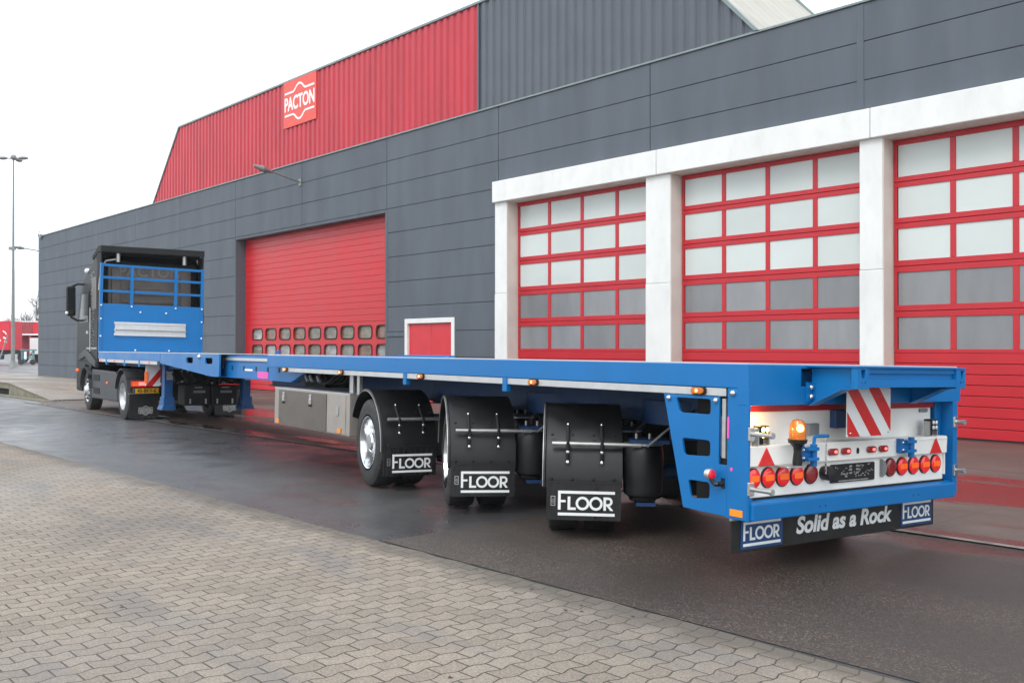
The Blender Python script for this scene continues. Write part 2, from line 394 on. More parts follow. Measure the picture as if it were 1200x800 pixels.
def clip(poly, x0, x1, y0, y1):
    for (ax, val, keep) in ((0, x0, 1), (0, x1, -1), (1, y0, 1), (1, y1, -1)):
        out = []
        for i in range(len(poly)):
            a, b = poly[i], poly[(i+1) % len(poly)]
            ia = (a[ax]-val)*keep >= 0; ib = (b[ax]-val)*keep >= 0
            if ia: out.append(a)
            if ia != ib:
                t = (val-a[ax])/(b[ax]-a[ax]); out.append((a[0]+t*(b[0]-a[0]), a[1]+t*(b[1]-a[1])))
        poly = out
        if not poly: return []
    return poly

# ------------------------------------------------------------------ frames
YW = R(-47.8); WO = (16.6*.7408, 16.6*.6717, 0)            # wall frame: x along wall, -y towards the yard
YT = R(34.75); TO = (1.541, 6.32, 0)                       # trailer frame: origin under rear left corner, y forwards
MT = Matrix.Translation(TO) @ Matrix.Rotation(YT, 4, 'Z')

# ================================================================== GROUND (structure)
def ground(name, m, poly, z, label):
    mb = MB(); mb.add([(x, y, z) for x, y in poly], [tuple(range(len(poly)))])
    o = mb.build(name, m); o.location = WO; o.rotation_euler = (0, 0, YW)
    return tag(o, label, 'ground', kind='structure')
ground('asphalt_yard', 'asph', [(-1500, -1500), (1500, -1500), (1500, 1500), (-1500, 1500)], 0, 'wet dark smooth asphalt of the yard')
edge = [(-90+i*.22, -12.2+random.uniform(-.022, .022)+.05*math.sin(i*.037)) for i in range(640)]
ground('block_paving', 'paving', edge+[(55, -70), (-90, -70)], .012, 'beige zigzag block paving in the foreground')
e2 = [(-6.55+random.uniform(-.02, .02), -12.1+i*.2) for i in range(18)]
ground('coarse_asphalt', 'chip', [(40, -12.15), (40, -8.60), (-6.5, -8.60)]+e2[::-1], .004, 'coarse chipped asphalt strip behind the trailer')
ground('door_apron', 'apron', [(-30, -8.56), (40, -8.56), (40, -3.74), (-30, -3.74)], .008, 'brown wet concrete slabs in front of the doors')
ground('door_threshold', 'apron', [(-34, -3.69), (40, -3.69), (40, 0), (-34, 0)], .008, 'brown concrete strip under the doors')
ground('drain_strip', 'joint', [(-30, -3.74), (40, -3.74), (40, -3.69), (-30, -3.69)], .006, 'dark drain joint along the doors')
ground('brick_pad', 'pad', [(-75, -6.8), (-30.3, -6.8), (-34.2, 0), (-75, 0)], .006, 'pale brick paving beside the grey wall')

ground('slab_edge', 'edge', [(-30, -8.55), (40, -8.55), (40, -8.47), (-30, -8.47)], .011, 'pale edge of the concrete slabs')

# ================================================================== BUILDING
WR3 = (0, 0, YW)
B = empty('workshop_building', WO, WR3, 'long slate grey workshop with red roller doors and white door surrounds', 'building')
WALLTOP = 7.96
opens = [(-34.05, -24.03, 0, 5.73), (-18.98, -3.4, 0, 5.98), (-23.0, -20.7, 0, 2.42)]
def subtract(rect, op):
    a, b, c, d = rect; p, q, r_, s_ = op
    if b <= p or a >= q or d <= r_ or c >= s_: return [rect]
    out = []
    if a < p: out.append((a, p, c, d)); a = p
    if b > q: out.append((q, b, c, d)); b = q
    if c < r_: out.append((a, b, c, r_))
    if d > s_: out.append((a, b, s_, d))
    return out
vj = [-58.97, -53.97, -49.1, -44.2, -39.2, -34.05, -29.05, -23.98, -18.84, -13.70, -8.70, -3.4, 1.6, 6.6]
hj = [0, .60, 1.33, 2.07, 2.82, 3.57, 4.32, 5.06, 5.80, 6.53, 7.25, WALLTOP]
mb = MB(); bk = MB()
for u0, u1 in zip(vj[:-1], vj[1:]):
    for z0, z1 in zip(hj[:-1], hj[1:]):
        rs = [(u0+.010, u1-.010, z0+.008, z1-.008)]
        for op in opens: rs = [q for r_ in rs for q in subtract(r_, op)]
        for (a, b, c, d) in rs:
            if b-a > .03 and d-c > .03: mb.box(a, b, 0, .10, c, d)
    rs = [(u0, u1, 0, WALLTOP-.02)]
    for op in opens: rs = [q for r_ in rs for q in subtract(r_, op)]
    for (a, b, c, d) in rs: bk.box(a, b, .025, .42, c, d)
wall = mb.build('wall', 'wall', B, bevel=.006)
bk.build('wall_backing', 'joint', wall)
mb = MB()
mb.box(-58.95, -58.6, .12, 22, 0, 7.92); mb.box(6.2, 6.58, .43, 22, 0, 7.92); mb.box(-58.6, 6.2, 21.7, 22, 0, 7.92)
mb.box(-58.55, 6.15, .45, 21.65, 7.70, 7.78)
mb.build('side_wall', 'wall', B)
# joint cover strips
MB().box(-8.77, -8.63, -.012, 0, 6.0, 7.94).build('cover_strip', 'wall', B, bevel=.004)
for u in (-34.15, -24.02): MB().box(u, u+.10, -.010, 0, 0, 5.74).build('cover_strip', 'wall', B, bevel=.004)
MB().box(-23.9, -23.04, -.03, 0, 1.93, 2.05).build('cable_duct', 'wall', B, bevel=.004)
mb = MB(); mb.box(-59.0, 6.6, -.035, .44, WALLTOP, WALLTOP+.045); mb.build('parapet_cap', 'trim', B, bevel=.005)
mb = MB(); mb.tube([(-58.2, -.05, 8.02), (-58.2, -.25, 7.95), (-58.0, -.2, 8.2)], .02); mb.box(-58.5, -58.1, -.12, -.04, 7.85, 8.04)
mb.build('corner_bracket', 'trim', B)
# gate reveal (jambs) grey
mb = MB(); mb.box(-34.05, -34.02, .0, .42, 0, 5.73); mb.box(-24.06, -24.03, .0, .42, 0, 5.73); mb.box(-34.05, -24.03, .0, .42, 5.70, 5.73)
mb.build('gate_reveal', 'wall', B)
# big red gate
mb = MB()
PZ = .206
k = 0; z = 2.44
while z < 5.70:
    mb.box(-34.02, -24.06, .40, .44, z+.003, min(z+PZ-.003, 5.70)); z += PZ
z = 0.02
while z < 1.2: mb.box(-34.02, -24.06, .40, .44, z+.006, z+PZ-.006); z += PZ
holes = []
for r0, r1 in ((1.90, 2.28), (1.32, 1.68)):
    for i in range(9): holes.append(rrect(-33.42+1.04*i, -33.42+1.04*i+.76, r0, r1, .12))
mb.plate([(-34.02, 1.262), (-24.06, 1.262), (-24.06, 2.434), (-34.02, 2.434)], holes, .04, at(REAR, 0, .42))
gate = mb.build('roller_gate', 'dred', B, bevel=.005); gate['label'] = 'large red sectional gate with two rows of small rounded windows'
mb = MB(); mb.box(-34.0, -24.08, .445, .47, 0.02, 1.25); mb.box(-34.0, -24.08, .445, .47, 2.44, 5.7); mb.build('gate_seam', 'gap', gate)
for h in holes:
    xs = [q[0] for q in h]; zs = [q[1] for q in h]; x0, x1, z0, z1 = min(xs), max(xs), min(zs), max(zs)
    MB().plate(rrect(x0-.01, x1+.01, z0-.01, z1+.01, .12), [], .006, at(REAR, 0, .452)).build('window_pane', 'paneg%d' % random.choice((0, 0, 1, 2, 2, 3)), gate)
    MB().plate(rrect(x0-.035, x1+.035, z0-.035, z1+.035, .14), [rrect(x0+.004, x1-.004, z0+.004, z1-.004, .115)], .016, at(REAR, 0, .394)).build('window_seal', 'blackm', gate)
# white door surrounds: lintel + columns
mb = MB()
for a, b in ((-18.98, -13.45), (-13.44, -8.47), (-8.46, -3.4)): mb.box(a+.002, b-.002, -.11, .30, 5.42, 5.97)
mb.box(-3.40, -2.9, -.11, .30, 5.42, 5.97)
mb.build('lintel', 'conc', B, bevel=.014)
mb = MB()
for a, b in ((-18.97, -18.50), (-13.82, -13.12), (-8.72, -8.27), (-4.0, -3.3)):
    mb.box(a, b, -.02, .30, 0, 3.02); mb.box(a+.004, b-.004, -.015, .30, 3.025, 5.42)
    mb.build('door_column', 'conc', B, bevel=.012); mb = MB()
for a, b in ((-18.50, -13.82), (-13.12, -8.72), (-8.27, -4.0)):
    mb.box(a, a+.012, .0, .42, 0, 5.415); mb.box(a+.012, b, .0, .42, 5.405, 5.418)
    mb.build('door_reveal', 'reveal', B); mb = MB()
rows = [(1.57, 2.15), (2.37, 2.97), (3.19, 3.77), (3.97, 4.53), (4.72, 5.30)]
lab = ['red sectional door nearest the big gate', 'middle red sectional door with window rows', 'red sectional door behind the trailer rear']
for di, (a, b) in enumerate(((-18.47, -13.84), (-13.09, -8.74), (-8.24, -4.03))):
    Y0 = .36; n = 4; pw = (b-a-.06)/n
    fr = MB()
    fr.box(a, b, Y0, Y0+.05, 5.30, 5.40)
    zc = [1.50]+[q for r_ in rows for q in r_]
    for (z0, z1) in ((1.50, 1.57), (2.15, 2.255), (2.265, 2.37), (2.97, 3.075), (3.085, 3.19), (3.77, 3.865), (3.875, 3.97), (4.53, 4.62), (4.63, 4.72)):
        fr.box(a, b, Y0, Y0+.05, z0, z1)
    for i in range(n+1):
        x = a+.03+i*pw
        for (z0, z1) in rows: fr.box(x-(.05 if 0 < i < n else .03), x+(.05 if 0 < i < n else .03), Y0+.002, Y0+.048, z0, z1)
    z = .02
    while z < 1.46: fr.box(a, b, Y0, Y0+.05, z+.006, min(z+.18, 1.495)); z += .185
    d = fr.build('sectional_door', 'dframe', B, bevel=.006); d['label'] = lab[di]
    MB().box(a, b, Y0+.052, Y0+.07, .01, 1.5).box(a, b, Y0+.052, Y0+.07, 2.22, 2.30).box(a, b, Y0+.052, Y0+.07, 3.04, 3.12).box(a, b, Y0+.052, Y0+.07, 3.83, 3.91).box(a, b, Y0+.052, Y0+.07, 4.59, 4.66).build('door_seam', 'gap', d)
    for ri, (z0, z1) in enumerate(rows):
        for i in range(n):
            MB().box(a+.03+i*pw+.045, a+.03+(i+1)*pw-.045, Y0+.022, Y0+.03, z0-.01, z1+.01).build('window_pane', ('panel%d' if ri < 2 else 'paneu%d') % random.randrange(3), d)
    MB().box(a, b, Y0+.2, Y0+.25, 0, 5.4).build('door_backing', 'grey', d)
    MB().box(a, b, Y0-.01, Y0+.04, .001, .022).build('door_seal', 'blackm', d)
# small double door
sd_ = MB().box(-22.88, -21.80, .05, .09, .03, 2.30).box(-21.79, -20.82, .05, .09, .03, 2.30).build('service_door', 'sdoor', B, bevel=.004)
fr = MB()
for a, b, c, d in ((-23.02, -22.89, 0, 2.44), (-20.81, -20.68, 0, 2.44), (-22.888, -20.812, 2.30, 2.44)): fr.box(a, b, -.03, .09, c, d)
fr.build('door_frame', 'conc', sd_, bevel=.01)
MB().box(-21.9, -21.85, -.0, .05, 1.0, 1.15).build('handle', 'alu', sd_)
# upper cladded hall
def ztop(u):
    z = 10.90
    z = min(z, 8.0+(u+42.0)*2.90/2.74) if u < -39.2 else z
    if u > -13.66: z = min(z, 8.0+(-10.9-u)*1.05)
    return max(z, 8.0)
def cladding(u0, u1, m, name):
    mb = MB(); P = .30; prof = [(0, 0), (.09, 0), (.13, -.045), (.26, -.045)]
    pts = []
    u = u0
    while u < u1:
        for du, dy in prof:
            if u+du < u1: pts.append((u+du, dy))
        u += P
    pts.append((u1, 0))
    vs = []; fs = []
    for (x, y) in pts: vs += [(x, .02+y, 7.99), (x, .02+y, max(ztop(x), 7.995))]
    for i in range(len(pts)-1): fs.append((2*i, 2*i+2, 2*i+3, 2*i+1))
    mb.add(vs, fs); return mb.build(name, m, B)
cladding(-42.0, -19.64, 'cladr', 'red_cladding'); cladding(-19.62, -10.9, 'cladg', 'grey_cladding')
MB().box(-19.66, -19.60, -.045, .03, 8.0, 10.9).build('cladding_corner_strip', 'cladg', B)
D = 5.6
mb = MB()
mb.prism([(-41.9, 7.8), (-11.05, 7.8), (-13.75, 10.86), (-39.2, 10.86)], 'y', .06, D)
mb.build('hall_core', 'cladg', B)
mb = MB()
for i in range(12):                                   # standing-seam roof sheets on the sloping end
    y0 = .04+i*(D-.04)/12; y1 = .04+(i+1)*(D-.04)/12-.02
    mb.prism([(-10.87, 8.0), (-10.95, 7.98), (-13.72, 10.88), (-13.66, 10.93)], 'y', y0, y1)
mb.build('sloping_roof_sheet', 'roof', B, bevel=.01)
mb = MB()
mb.box(-39.25, -13.64, -.06, .10, 10.88, 10.95)
mb.prism([(-42.05, 8.0), (-41.95, 8.0), (-39.19, 10.92), (-39.29, 10.96)], 'y', -.06, .1)
mb.prism([(-10.85, 8.0), (-10.95, 8.0), (-13.72, 10.92), (-13.62, 10.95)], 'y', -.06, .03)
mb.prism([(-10.85, 8.0), (-10.95, 8.0), (-13.72, 10.92), (-13.62, 10.97)], 'y', D-.05, D+.06)
mb.build('roof_trim', 'trim', B, bevel=.005)

# sign (own thing)
sg = empty('company_sign', (0, 0, 0), (0, 0, 0), 'square orange-red sign with white word and curved lines on the red cladding', 'sign')
sg.location = Matrix.Translation(WO) @ Matrix.Rotation(YW, 4, 'Z') @ Vector((-30.25, -.06, 9.28)); sg.rotation_euler = WR3
MB().box(0, 2.22, 0, .04, 0, 1.62).build('sign_board', 'signr', sg, bevel=.005)
def emblem(mb, W, H, mtx, th, txt=True, ext=.003):
    hump = []
    for t in range(0, 21):
        x = t/20*W; c = abs(x/W-.5); y = H*.80
        if c < .17: y += H*.17*math.cos(c/.17*math.pi/2)**.8
        hump.append((x, y))
    mb.ribbon(hump, th, mtx, ext); mb.ribbon([(x, H-y) for x, y in hump], th, mtx, ext)
    if txt: mb.text('PACTON', H*.50, mtx @ Matrix.Translation((W*.5, H*.33, 0)), off=th*.26, sx=W/(H*.50)/3.95, align='CENTER', ext=ext)
mb = MB(); emblem(mb, 2.0, 1.30, at(REAR, .11, -.002, .16), .07); mb.build('sign_lettering', 'letter', sg)

# wall lamps
def wall_lamp(u, z, u1, out, z1, label):
    o = empty('wall_lamp', Matrix.Translation(WO) @ Matrix.Rotation(YW, 4, 'Z') @ Vector((u, 0, z)), WR3, label, 'lamp', 'arm lamps on the grey wall')
    MB().cyl((0, -.02, 0), (u1*.7, out*.7, z1*.75), .03, 8).build('arm', 'pole', o)
    MB().box(-.08, .08, -.03, -.001, -.12, .12).build('wall_plate', 'pole', o)
    h = MB(); d = Vector((u1, out, z1)); a = d*.62; b = d
    h.cyl(a, (a+b)/2, .05, 12, .11); h.cyl((a+b)/2, b, .11, 12, .04)
    h.build('lamp_head', 'pole', o, smooth=True)
wall_lamp(-29.16, 7.28, 0, -1.75, .36, 'arm lamp reaching out from grey wall just below the red cladding')
wall_lamp(-58.6, 7.12, -.1, -1.35, .16, 'small arm lamp at far left corner of the grey wall')

# loading ramp
rp = empty('loading_ramp', (0, 0, 0), (0, 0, 0), 'low concrete loading ramp sloping down beside the truck front', 'ramp')
rp.location = Matrix.Translation(WO) @ Matrix.Rotation(YW, 4, 'Z') @ Vector((-30.2, -7.7, 0)); rp.rotation_euler = WR3
MB().prism([(-14, 0), (-4.62, 0), (-4.62, .40), (-14, .40)], 'y', .25, 2.6).prism([(-4.61, .0), (-.02, 0), (-4.61, .40)], 'y', .0, 2.6).build('ramp_body', 'olive', rp)
MB().prism([(-14, .40), (-4.6, .40), (0, .005), (0, .035), (-4.6, .445), (-14, .445)], 'y', -.03, 2.62).build('ramp_surface', 'pad', rp, bevel=.006)
MB().box(-14, -4.63, .20, .235, .01, .219).build('void_shade_plate', 'blackm', rp)  # black plate that paints the shade of the opening under the edge beam
MB().box(-14, -4.63, .0, .24, .22, .395).build('ramp_edge_beam', 'olive', rp)
MB().box(-14, .3, -.30, -.04, .005, .03).build('ramp_kerb', 'olive', rp)

# ================================================================== LOGO LETTERING (stroke letters)
def floor_logo(mb, W, mtx, ext=.002):
    k = W
    def b(x0, x1, y0, y1): mb.prism([(x0*k, y0*k), (x1*k, y0*k), (x1*k, y1*k), (x0*k, y1*k)], 'z', 0, ext, mtx)
    b(0, 1, .385, .435); b(0, 1, 0, .05); b(0, .048, .10, .385); b(.048, .135, .232, .272)
    b(.170, .218, .10, .335); b(.218, .315, .10, .145)
    def ring(cx, cy, rx, ry, t, a0=0, a1=360, n=28):
        pts = [(cx+rx*math.cos(R(a0+(a1-a0)*i/n)), cy+ry*math.sin(R(a0+(a1-a0)*i/n))) for i in range(n+1)]
        mb.ribbon([(x*k, y*k) for x, y in pts], t*k, mtx, ext)
    ring(.432, .218, .098, .098, .044); ring(.668, .218, .098, .098, .044)
    b(.800, .846, .10, .335); b(.846, .885, .290, .335); b(.846, .885, .178, .215)
    ring(.885, .256, .055, .058, .042, -90, 90, 12)
    mb.prism([(.862*k, .178*k), (.912*k, .178*k), (.975*k, .10*k), (.920*k, .10*k)], 'z', 0, ext, mtx)

# ================================================================== TRAILER
T = empty('flatbed_trailer', TO, (0, R(1.2), YT), 'long blue extendable flatbed trailer coupled to the black truck', 'trailer')
# --- rear deck
MB().box(0, .07, 0, 8.92, 1.325, 1.488).build('side_rail', 'blue', T, bevel=.006)
MB().box(2.48, 2.55, 0, 8.92, 1.30, 1.488).build('side_rail', 'blue', T, bevel=.006)
M['deck'] = mat('pale_deck_boards', (.62, .62, .62), .55, var=.10, scale=2, rvar=.1, stretch=(1, .2, 1))
MB().box(.012, 2.538, .012, 8.91, 1.489, 1.497).build('deck_floor', 'deck', T)
MB().box(.071, 2.479, .06, 8.9, 1.44, 1.484).build('deck_underside', 'blackm', T)  # black stands in for the deep shade below the floor
rb = MB()
rb.box(-.002, .545, -.012, .08, 1.212, 1.487); rb.box(.546, 2.552, -.012, .08, 1.212, 1.34); rb.box(.546, 2.552, -.012, .08, 1.462, 1.487)
rb.box(.546, 2.55, .082, .10, 1.34, 1.46); rb.box(2.35, 2.552, -.012, .08, 1.341, 1.461)
rb.build('rear_beam', 'blue', T, bevel=.005)
# alu rail under the side
al = MB().box(.006, .05, .19, 4.74, 1.266, 1.322).box(.006, .05, 4.80, 8.35, 1.266, 1.322)
rail = al.build('aluminium_rail', 'alu', T, bevel=.004)
MB().box(2.50, 2.54, .19, 8.35, 1.26, 1.298).build('aluminium_rail', 'alu', T)
for y in (4.77, 2.86): MB().box(-.004, .05, y-.035, y+.035, 1.20, 1.324).build('rail_bracket', 'blue', T, bevel=.004)
MB().ball((-.005, .115, 1.292), .022).build('bolt', 'chrome', T, smooth=True)
for y in (8.20, 6.40, 4.42, 2.415, .44):
    h = MB().prism(rrect(y-.07, y+.07, 1.268, 1.326, .025), 'x', -.004, .006).build('side_marker_lamp', 'blackm', T)
    MB().prism(rrect(y-.058, y+.058, 1.274, 1.320, .022), 'x', -.024, -.004).build('lens', 'orangeb', h, bevel=.006)
    MB().ball((-.020, y, 1.298), .011).build('bulb', 'amberlit', h, smooth=True)
# --- overhang bracket at the rear
ob = MB()
for x in (.655, 1.86):
    ob.prism([(-.013, 1.215), (-.013, 1.475), (-.36, 1.475), (-.36, 1.345), (-.28, 1.335)], 'x', x, x+.02)
    ob.prism([(-.013, 1.205), (-.013, 1.214), (-.275, 1.333), (-.36, 1.343), (-.36, 1.334), (-.28, 1.324)], 'x', x-.03, x+.07)
ob.box(.60, 1.925, -.42, -.014, 1.476, 1.488)
ob.box(.74, 1.80, -.40, -.36, 1.44, 1.475); ob.box(.74, 1.80, -.385, -.365, 1.40, 1.44); ob.box(.74, 1.80, -.41, -.36, 1.345, 1.40)
ob.plate([(1.80, 1.335), (1.92, 1.335), (1.92, 1.475), (1.80, 1.475)], [rpoly([(1.855, 1.465), (1.895, 1.465), (1.885, 1.405), (1.865, 1.405)], .01), rrect(1.85, 1.862, 1.372, 1.384, .005), rrect(1.885, 1.897, 1.372, 1.384, .005)], .05, at(REAR, 0, -.39))
ob.plate([(.61, 1.335), (.74, 1.335), (.74, 1.475), (.61, 1.475)], [rpoly([(.65, 1.465), (.70, 1.465), (.69, 1.405), (.66, 1.405)], .01), rrect(.655, .667, 1.372, 1.384, .005), rrect(.688, .700, 1.372, 1.384, .005)], .05, at(REAR, 0, -.39))
brk = ob.build('overhang_bracket', 'blue', T, bevel=.004)
MB().box(.62, .73, -.36, -.355, 1.37, 1.47).box(1.82, 1.91, -.36, -.355, 1.37, 1.47).build('keyhole_recess', 'blackm', brk)
for z in (1.335, 1.270): MB().ball((.63, -.03, z), .019).build('bolt', 'chrome', brk, smooth=True)
MB().box(.59, .654, -.024, -.013, 1.23, 1.37).build('mounting_plate', 'blue', brk)
# --- striped warning board
def stripes(x0, x1, z0, z1, w_, y, slope, start, parent, name='red_stripe', mtx0=None):
    x = start
    while x < x1+abs(z1-z0)*abs(slope):
        dz = z1-z0
        poly = [(x+dz*slope if slope > 0 else x, z0), (x+w_+(dz*slope if slope > 0 else 0), z0), (x+w_-(dz*slope if slope < 0 else 0), z1), (x-(dz*slope if slope < 0 else 0), z1)]
        q = clip(poly, x0, x1, z0, z1)
        if len(q) > 2: MB().prism(q, 'y', y-.002, y).build(name, 'redp', parent)
        x += w_*2
wb = MB().box(.905, 1.42, -.125, -.117, .985, 1.36).build('warning_board', 'letter', T); wb['label'] = 'red and white striped warning board'
stripes(.905, 1.42, .985, 1.36, .13, -.1255, .85, .905-.30, wb)
for x in (.935, 1.39): MB().ball((x, -.13, 1.01), .009).build('screw', 'chrome', wb)
MB().box(1.08, 1.26, -.116, -.05, 1.18, 1.30).build('board_mount', 'blackm', T)
# --- rear frame
pl = MB().box(0, .022, -.018, .168, .445, 1.324).box(.022, .06, .05, .168, .445, 1.324).build('corner_post', 'blue', T, bevel=.004)
MB().box(2.44, 2.50, -.018, .15, .47, 1.211).box(2.36, 2.44, .09, .15, .47, 1.211).build('corner_post', 'blue', T, bevel=.004)
MB().prism([(-.045, .448), (.10, .448), (.10, .577), (.012, .577), (-.045, .560)], 'x', .0235, 2.43).box(.0, .05, -.0195, .0, .44, .60).build('bumper_beam', 'blue', T, bevel=.008)
bh = MB()
for x in (.72, .78, 1.85, 1.92): bh.cyl((x, -.0462, .50), (x, -.040, .50), .006, 8)
bh.build('bumper_hole', 'blackm', T)
rp_ = MB()
rp_.box(.024, 2.33, .115, .13, .93, 1.163)                       # recessed upper panel
rp_.box(.024, 2.36, -.012, .115, .925, .940)                     # shelf
rp_.box(.024, 2.36, -.012, .0, .805, .925)                       # front face of step
rp_.box(.024, 2.35, .018, .03, .592, .803)                       # lamp panel
rp_.box(2.345, 2.36, .0, .115, .63, .925)
panel = rp_.build('rear_panel', 'white', T, bevel=.004)
MB().box(.024, 2.34, .095, .112, 1.163, 1.211).build('red_reflective_strip', 'redd', T)
MB().box(.024, 2.36, .012, .05, .578, .592).build('panel_gap', 'blackm', T)
# tail lamps
for i in range(10):
    x = .083+.151*i if i < 5 else 1.63+.151*(i-5); off = i in (4, 5)
    l = MB().lathe((x, .018, .722), (0, -1, 0), [(0, .071), (.010, .071), (.014, .066), (.014, .001)], 28).build('tail_lamp', 'blackm', T, smooth=True)
    MB().lathe((x, .006, .722), (0, -1, 0), [(0, .066), (.007, .064), (.011, .057), (.012, .03), (.012, .001)], 28).build('lens', 'redoff' if off else 'redl', l, smooth=True)
    if not off:
        MB().prism(rrect(x-.044, x+.044, .702, .744, .006), 'y', -.0082, -.0062).build('indicator_band', 'orange', l, bevel=.004)
for x in (.897, 1.044, 1.35, 1.498):
    l = MB().prism(rrect(x-.056, x+.056, .846, .896, .024), 'y', -.026, -.012).build('marker_lamp', 'redoff', T, bevel=.006)
    MB().ball((x+.02, -.028, .871), .011, sc=(1.6, .5, 1)).build('bulb', 'redlit', l, smooth=True)
MB().prism(rrect(1.178, 1.204, .846, .890, .012), 'y', -.016, -.012).build('cable_grommet', 'blackm', T)
for x in (.185, 2.20):
    MB().prism([(x-.085, .806), (x+.085, .806), (x, .932)], 'y', -.018, -.0125).build('reflector_triangle', 'redp', T, bevel=.003)
# work lamps
def work_lamp(x, lit):
    l = MB().box(x-.045, x+.045, -.01, .06, .985, 1.075).box(x-.02, x+.02, .02, .05, .94, .985).build('work_lamp', 'blackm', T, bevel=.006)
    f_ = MB()
    for a in (-.02, .02):
        for b in (-.02, .02): f_.ball((x+a, -.012, 1.03+b), .016, 8, (1, .5, 1))
    f_.build('lamp_face', 'worklit' if lit else 'lens', l, smooth=True)
    MB().box(x-.06, x-.046, .0, .05, .945, 1.06).box(x+.046, x+.06, .0, .05, .945, 1.06).box(x-.06, x+.06, .02, .05, .941, .949).build('lamp_bracket', 'galv', l)
    return l
wlamp = work_lamp(.175, True); work_lamp(2.19, False)
ld = bpy.data.lights.new('work_lamp_glow', 'POINT'); ld.energy = 1.6; ld.color = (1, .62, .2); ld.shadow_soft_size = .02
lo = bpy.data.objects.new('work_lamp_glow', ld); COL.objects.link(lo); lo.parent = T; lo.location = (.14, .03, 1.10)
# beacon
bc = MB().lathe((.40, -.10, .81), (0, 0, 1), [(0, .03), (.02, .034), (.09, .026), (.12, .03), (.145, .05), (.15, .062), (.175, .066), (.18, .001)], 24).build('beacon', 'black', T, smooth=True)
MB().lathe((.40, -.10, .985), (0, 0, 1), [(0, .058), (.05, .059), (.10, .054), (.128, .036), (.138, .001)], 24).build('beacon_dome', 'orangeb', bc, smooth=True)
MB().ball((.375, -.140, 1.062), .028, 10, (1, .8, 1)).build('beacon_bulb', 'amberlit', bc, smooth=True)
MB().prism(rrect(.26, .46, -.14, -.02, .02), 'z', .795, .808).build('beacon_plate', 'galv', T, bevel=.003)
# blue hinge brackets with pins
def hinge(x, z, handle):
    h = MB().box(x, x+.045, -.05, -.012, z-.055, z+.055).box(x+.03, x+.15, -.09, -.03, z+.022, z+.045).box(x+.03, x+.15, -.09, -.03, z-.048, z-.025).box(x+.04, x+.12, -.05, -.04, z-.03, z+.03)
    h.cyl((x+.13, -.055, z-.09), (x+.13, -.055, z+.065), .024, 12)
    if handle: h.tube([(x+.13, -.055, z+.06), (x+.135, -.057, z+.11), (x+.15, -.06, z+.12), (x+.27, -.07, z+.118)], .013, 8)
    o = h.build('hinge_bracket', 'blue', T, bevel=.003)
    bo = MB()
    for dz in (.028, -.028): bo.ball((x+.02, -.055, z+dz), .012)
    bo.build('bolt', 'chrome', o)
    return o
hg = hinge(.50, .875, True); hinge(1.67, .885, False)
ch = MB()
for i in range(14):
    z = .985-i*.019; ch.box(.755-.006, .755+.006, -.066, -.060, z-.012, z+.004) if i % 2 else ch.box(.752, .758, -.070, -.056, z-.012, z+.004)
ch.build('chain', 'chrome', T)
# small fittings
MB().prism(rrect(.74, .795, .985, 1.07, .01), 'y', .07, .115).prism(rrect(.81, .88, .985, 1.07, .012), 'y', .09, .115).build('socket_box', 'grey', T, bevel=.003)
MB().prism(rrect(2.16, 2.27, 1.125, 1.155, .006), 'y', .10, .115).prism(rrect(1.60, 1.64, 1.0, 1.08, .006), 'y', .09, .115).prism(rrect(.03, .085, 1.115, 1.15, .006), 'y', .1, .115).build('small_lamp_housing', 'grey', T, bevel=.003)
MB().box(1.03, 1.18, .06, .115, 1.03, 1.162).build('junction_box', 'bplate', T, bevel=.004)
MB().lathe((.835, .018, .722), (0, -1, 0), [(0, .05), (.05, .052), (.075, .045), (.08, .001)], 24).build('trailer_socket', 'black', T, smooth=True)
MB().plate([(1.505, .655)]+[(1.505+.05*math.cos(R(a)), .722+.062*math.sin(R(a))) for a in range(-85, 90, 15)]+[(1.505, .79)], [], .03, at(REAR, 0, .004)).build('half_round_lamp', 'grey', T)
np_ = MB().prism(rrect(.905, 1.425, .642, .775, .012), 'y', .004, .018).build('number_plate_holder', 'blackm', T, bevel=.003)
sc = MB()
rr = random.Random(3)
for i in range(46):
    x = rr.uniform(.93, 1.40); z = rr.uniform(.675, .76); a = rr.uniform(.006, .022); sc.box(x, x+a, .001, .0035, z, z+rr.uniform(.004, .010))
for x in (1.115, 1.195):
    for z in (.70, .725, .75): sc.box(x, x+.03, .001, .0035, z, z+.013)
sc.box(.99, 1.34, .001, .0035, .650, .658)
sc.build('plate_clip', 'galv', np_)
# chrome pull-out bars
for (x, z, L_) in ((.03, 1.025, .19), (.03, .66, .19), (2.47, 1.05, .09), (2.47, .66, .09)):
    h = MB().cyl((x, -.018, z), (x, -L_, z), .015, 14).cyl((x, -L_+.005, z), (x, -L_-.012, z), .021, 14).build('pull_bar', 'galv', T, smooth=True)
    MB().box(x-.03, x+.02, -.032, -.012, z-.045, z+.045).build('bar_mount', 'chrome', h, bevel=.004)
# splash banner with lettering
bn_ = MB().box(.01, 2.41, .13, .142, .205, .445).build('rear_banner', 'banner', T, bevel=.003); bn_['label'] = 'black rubber banner with white lettering'
MB().box(-.01, 2.36, .110, .129, .432, .446).build('banner_clamp', 'galv', T)
for x, nm in ((.10, 0), (1.95, 1)):
    MB().box(x, x+.43, .124, .129, .225, .43).build('blue_plate', 'bplate', bn_)
    lg = MB(); floor_logo(lg, .385, at(REAR, x+.022, .1235, .244)); lg.build('lettering', 'letter', bn_)
lt = MB(); lt.text('Solid as a Rock', .165, at(REAR, .62, .1295, .285), off=.0056, shear=.18, ext=.001, sx=.93); sl = lt.build('slogan_lettering', 'letter', bn_)
xs = [v.co.x for v in sl.data.vertices]; k = 1.15/(max(xs)-min(xs)); x0 = min(xs)
for v in sl.data.vertices: v.co.x = .685+(v.co.x-x0)*k
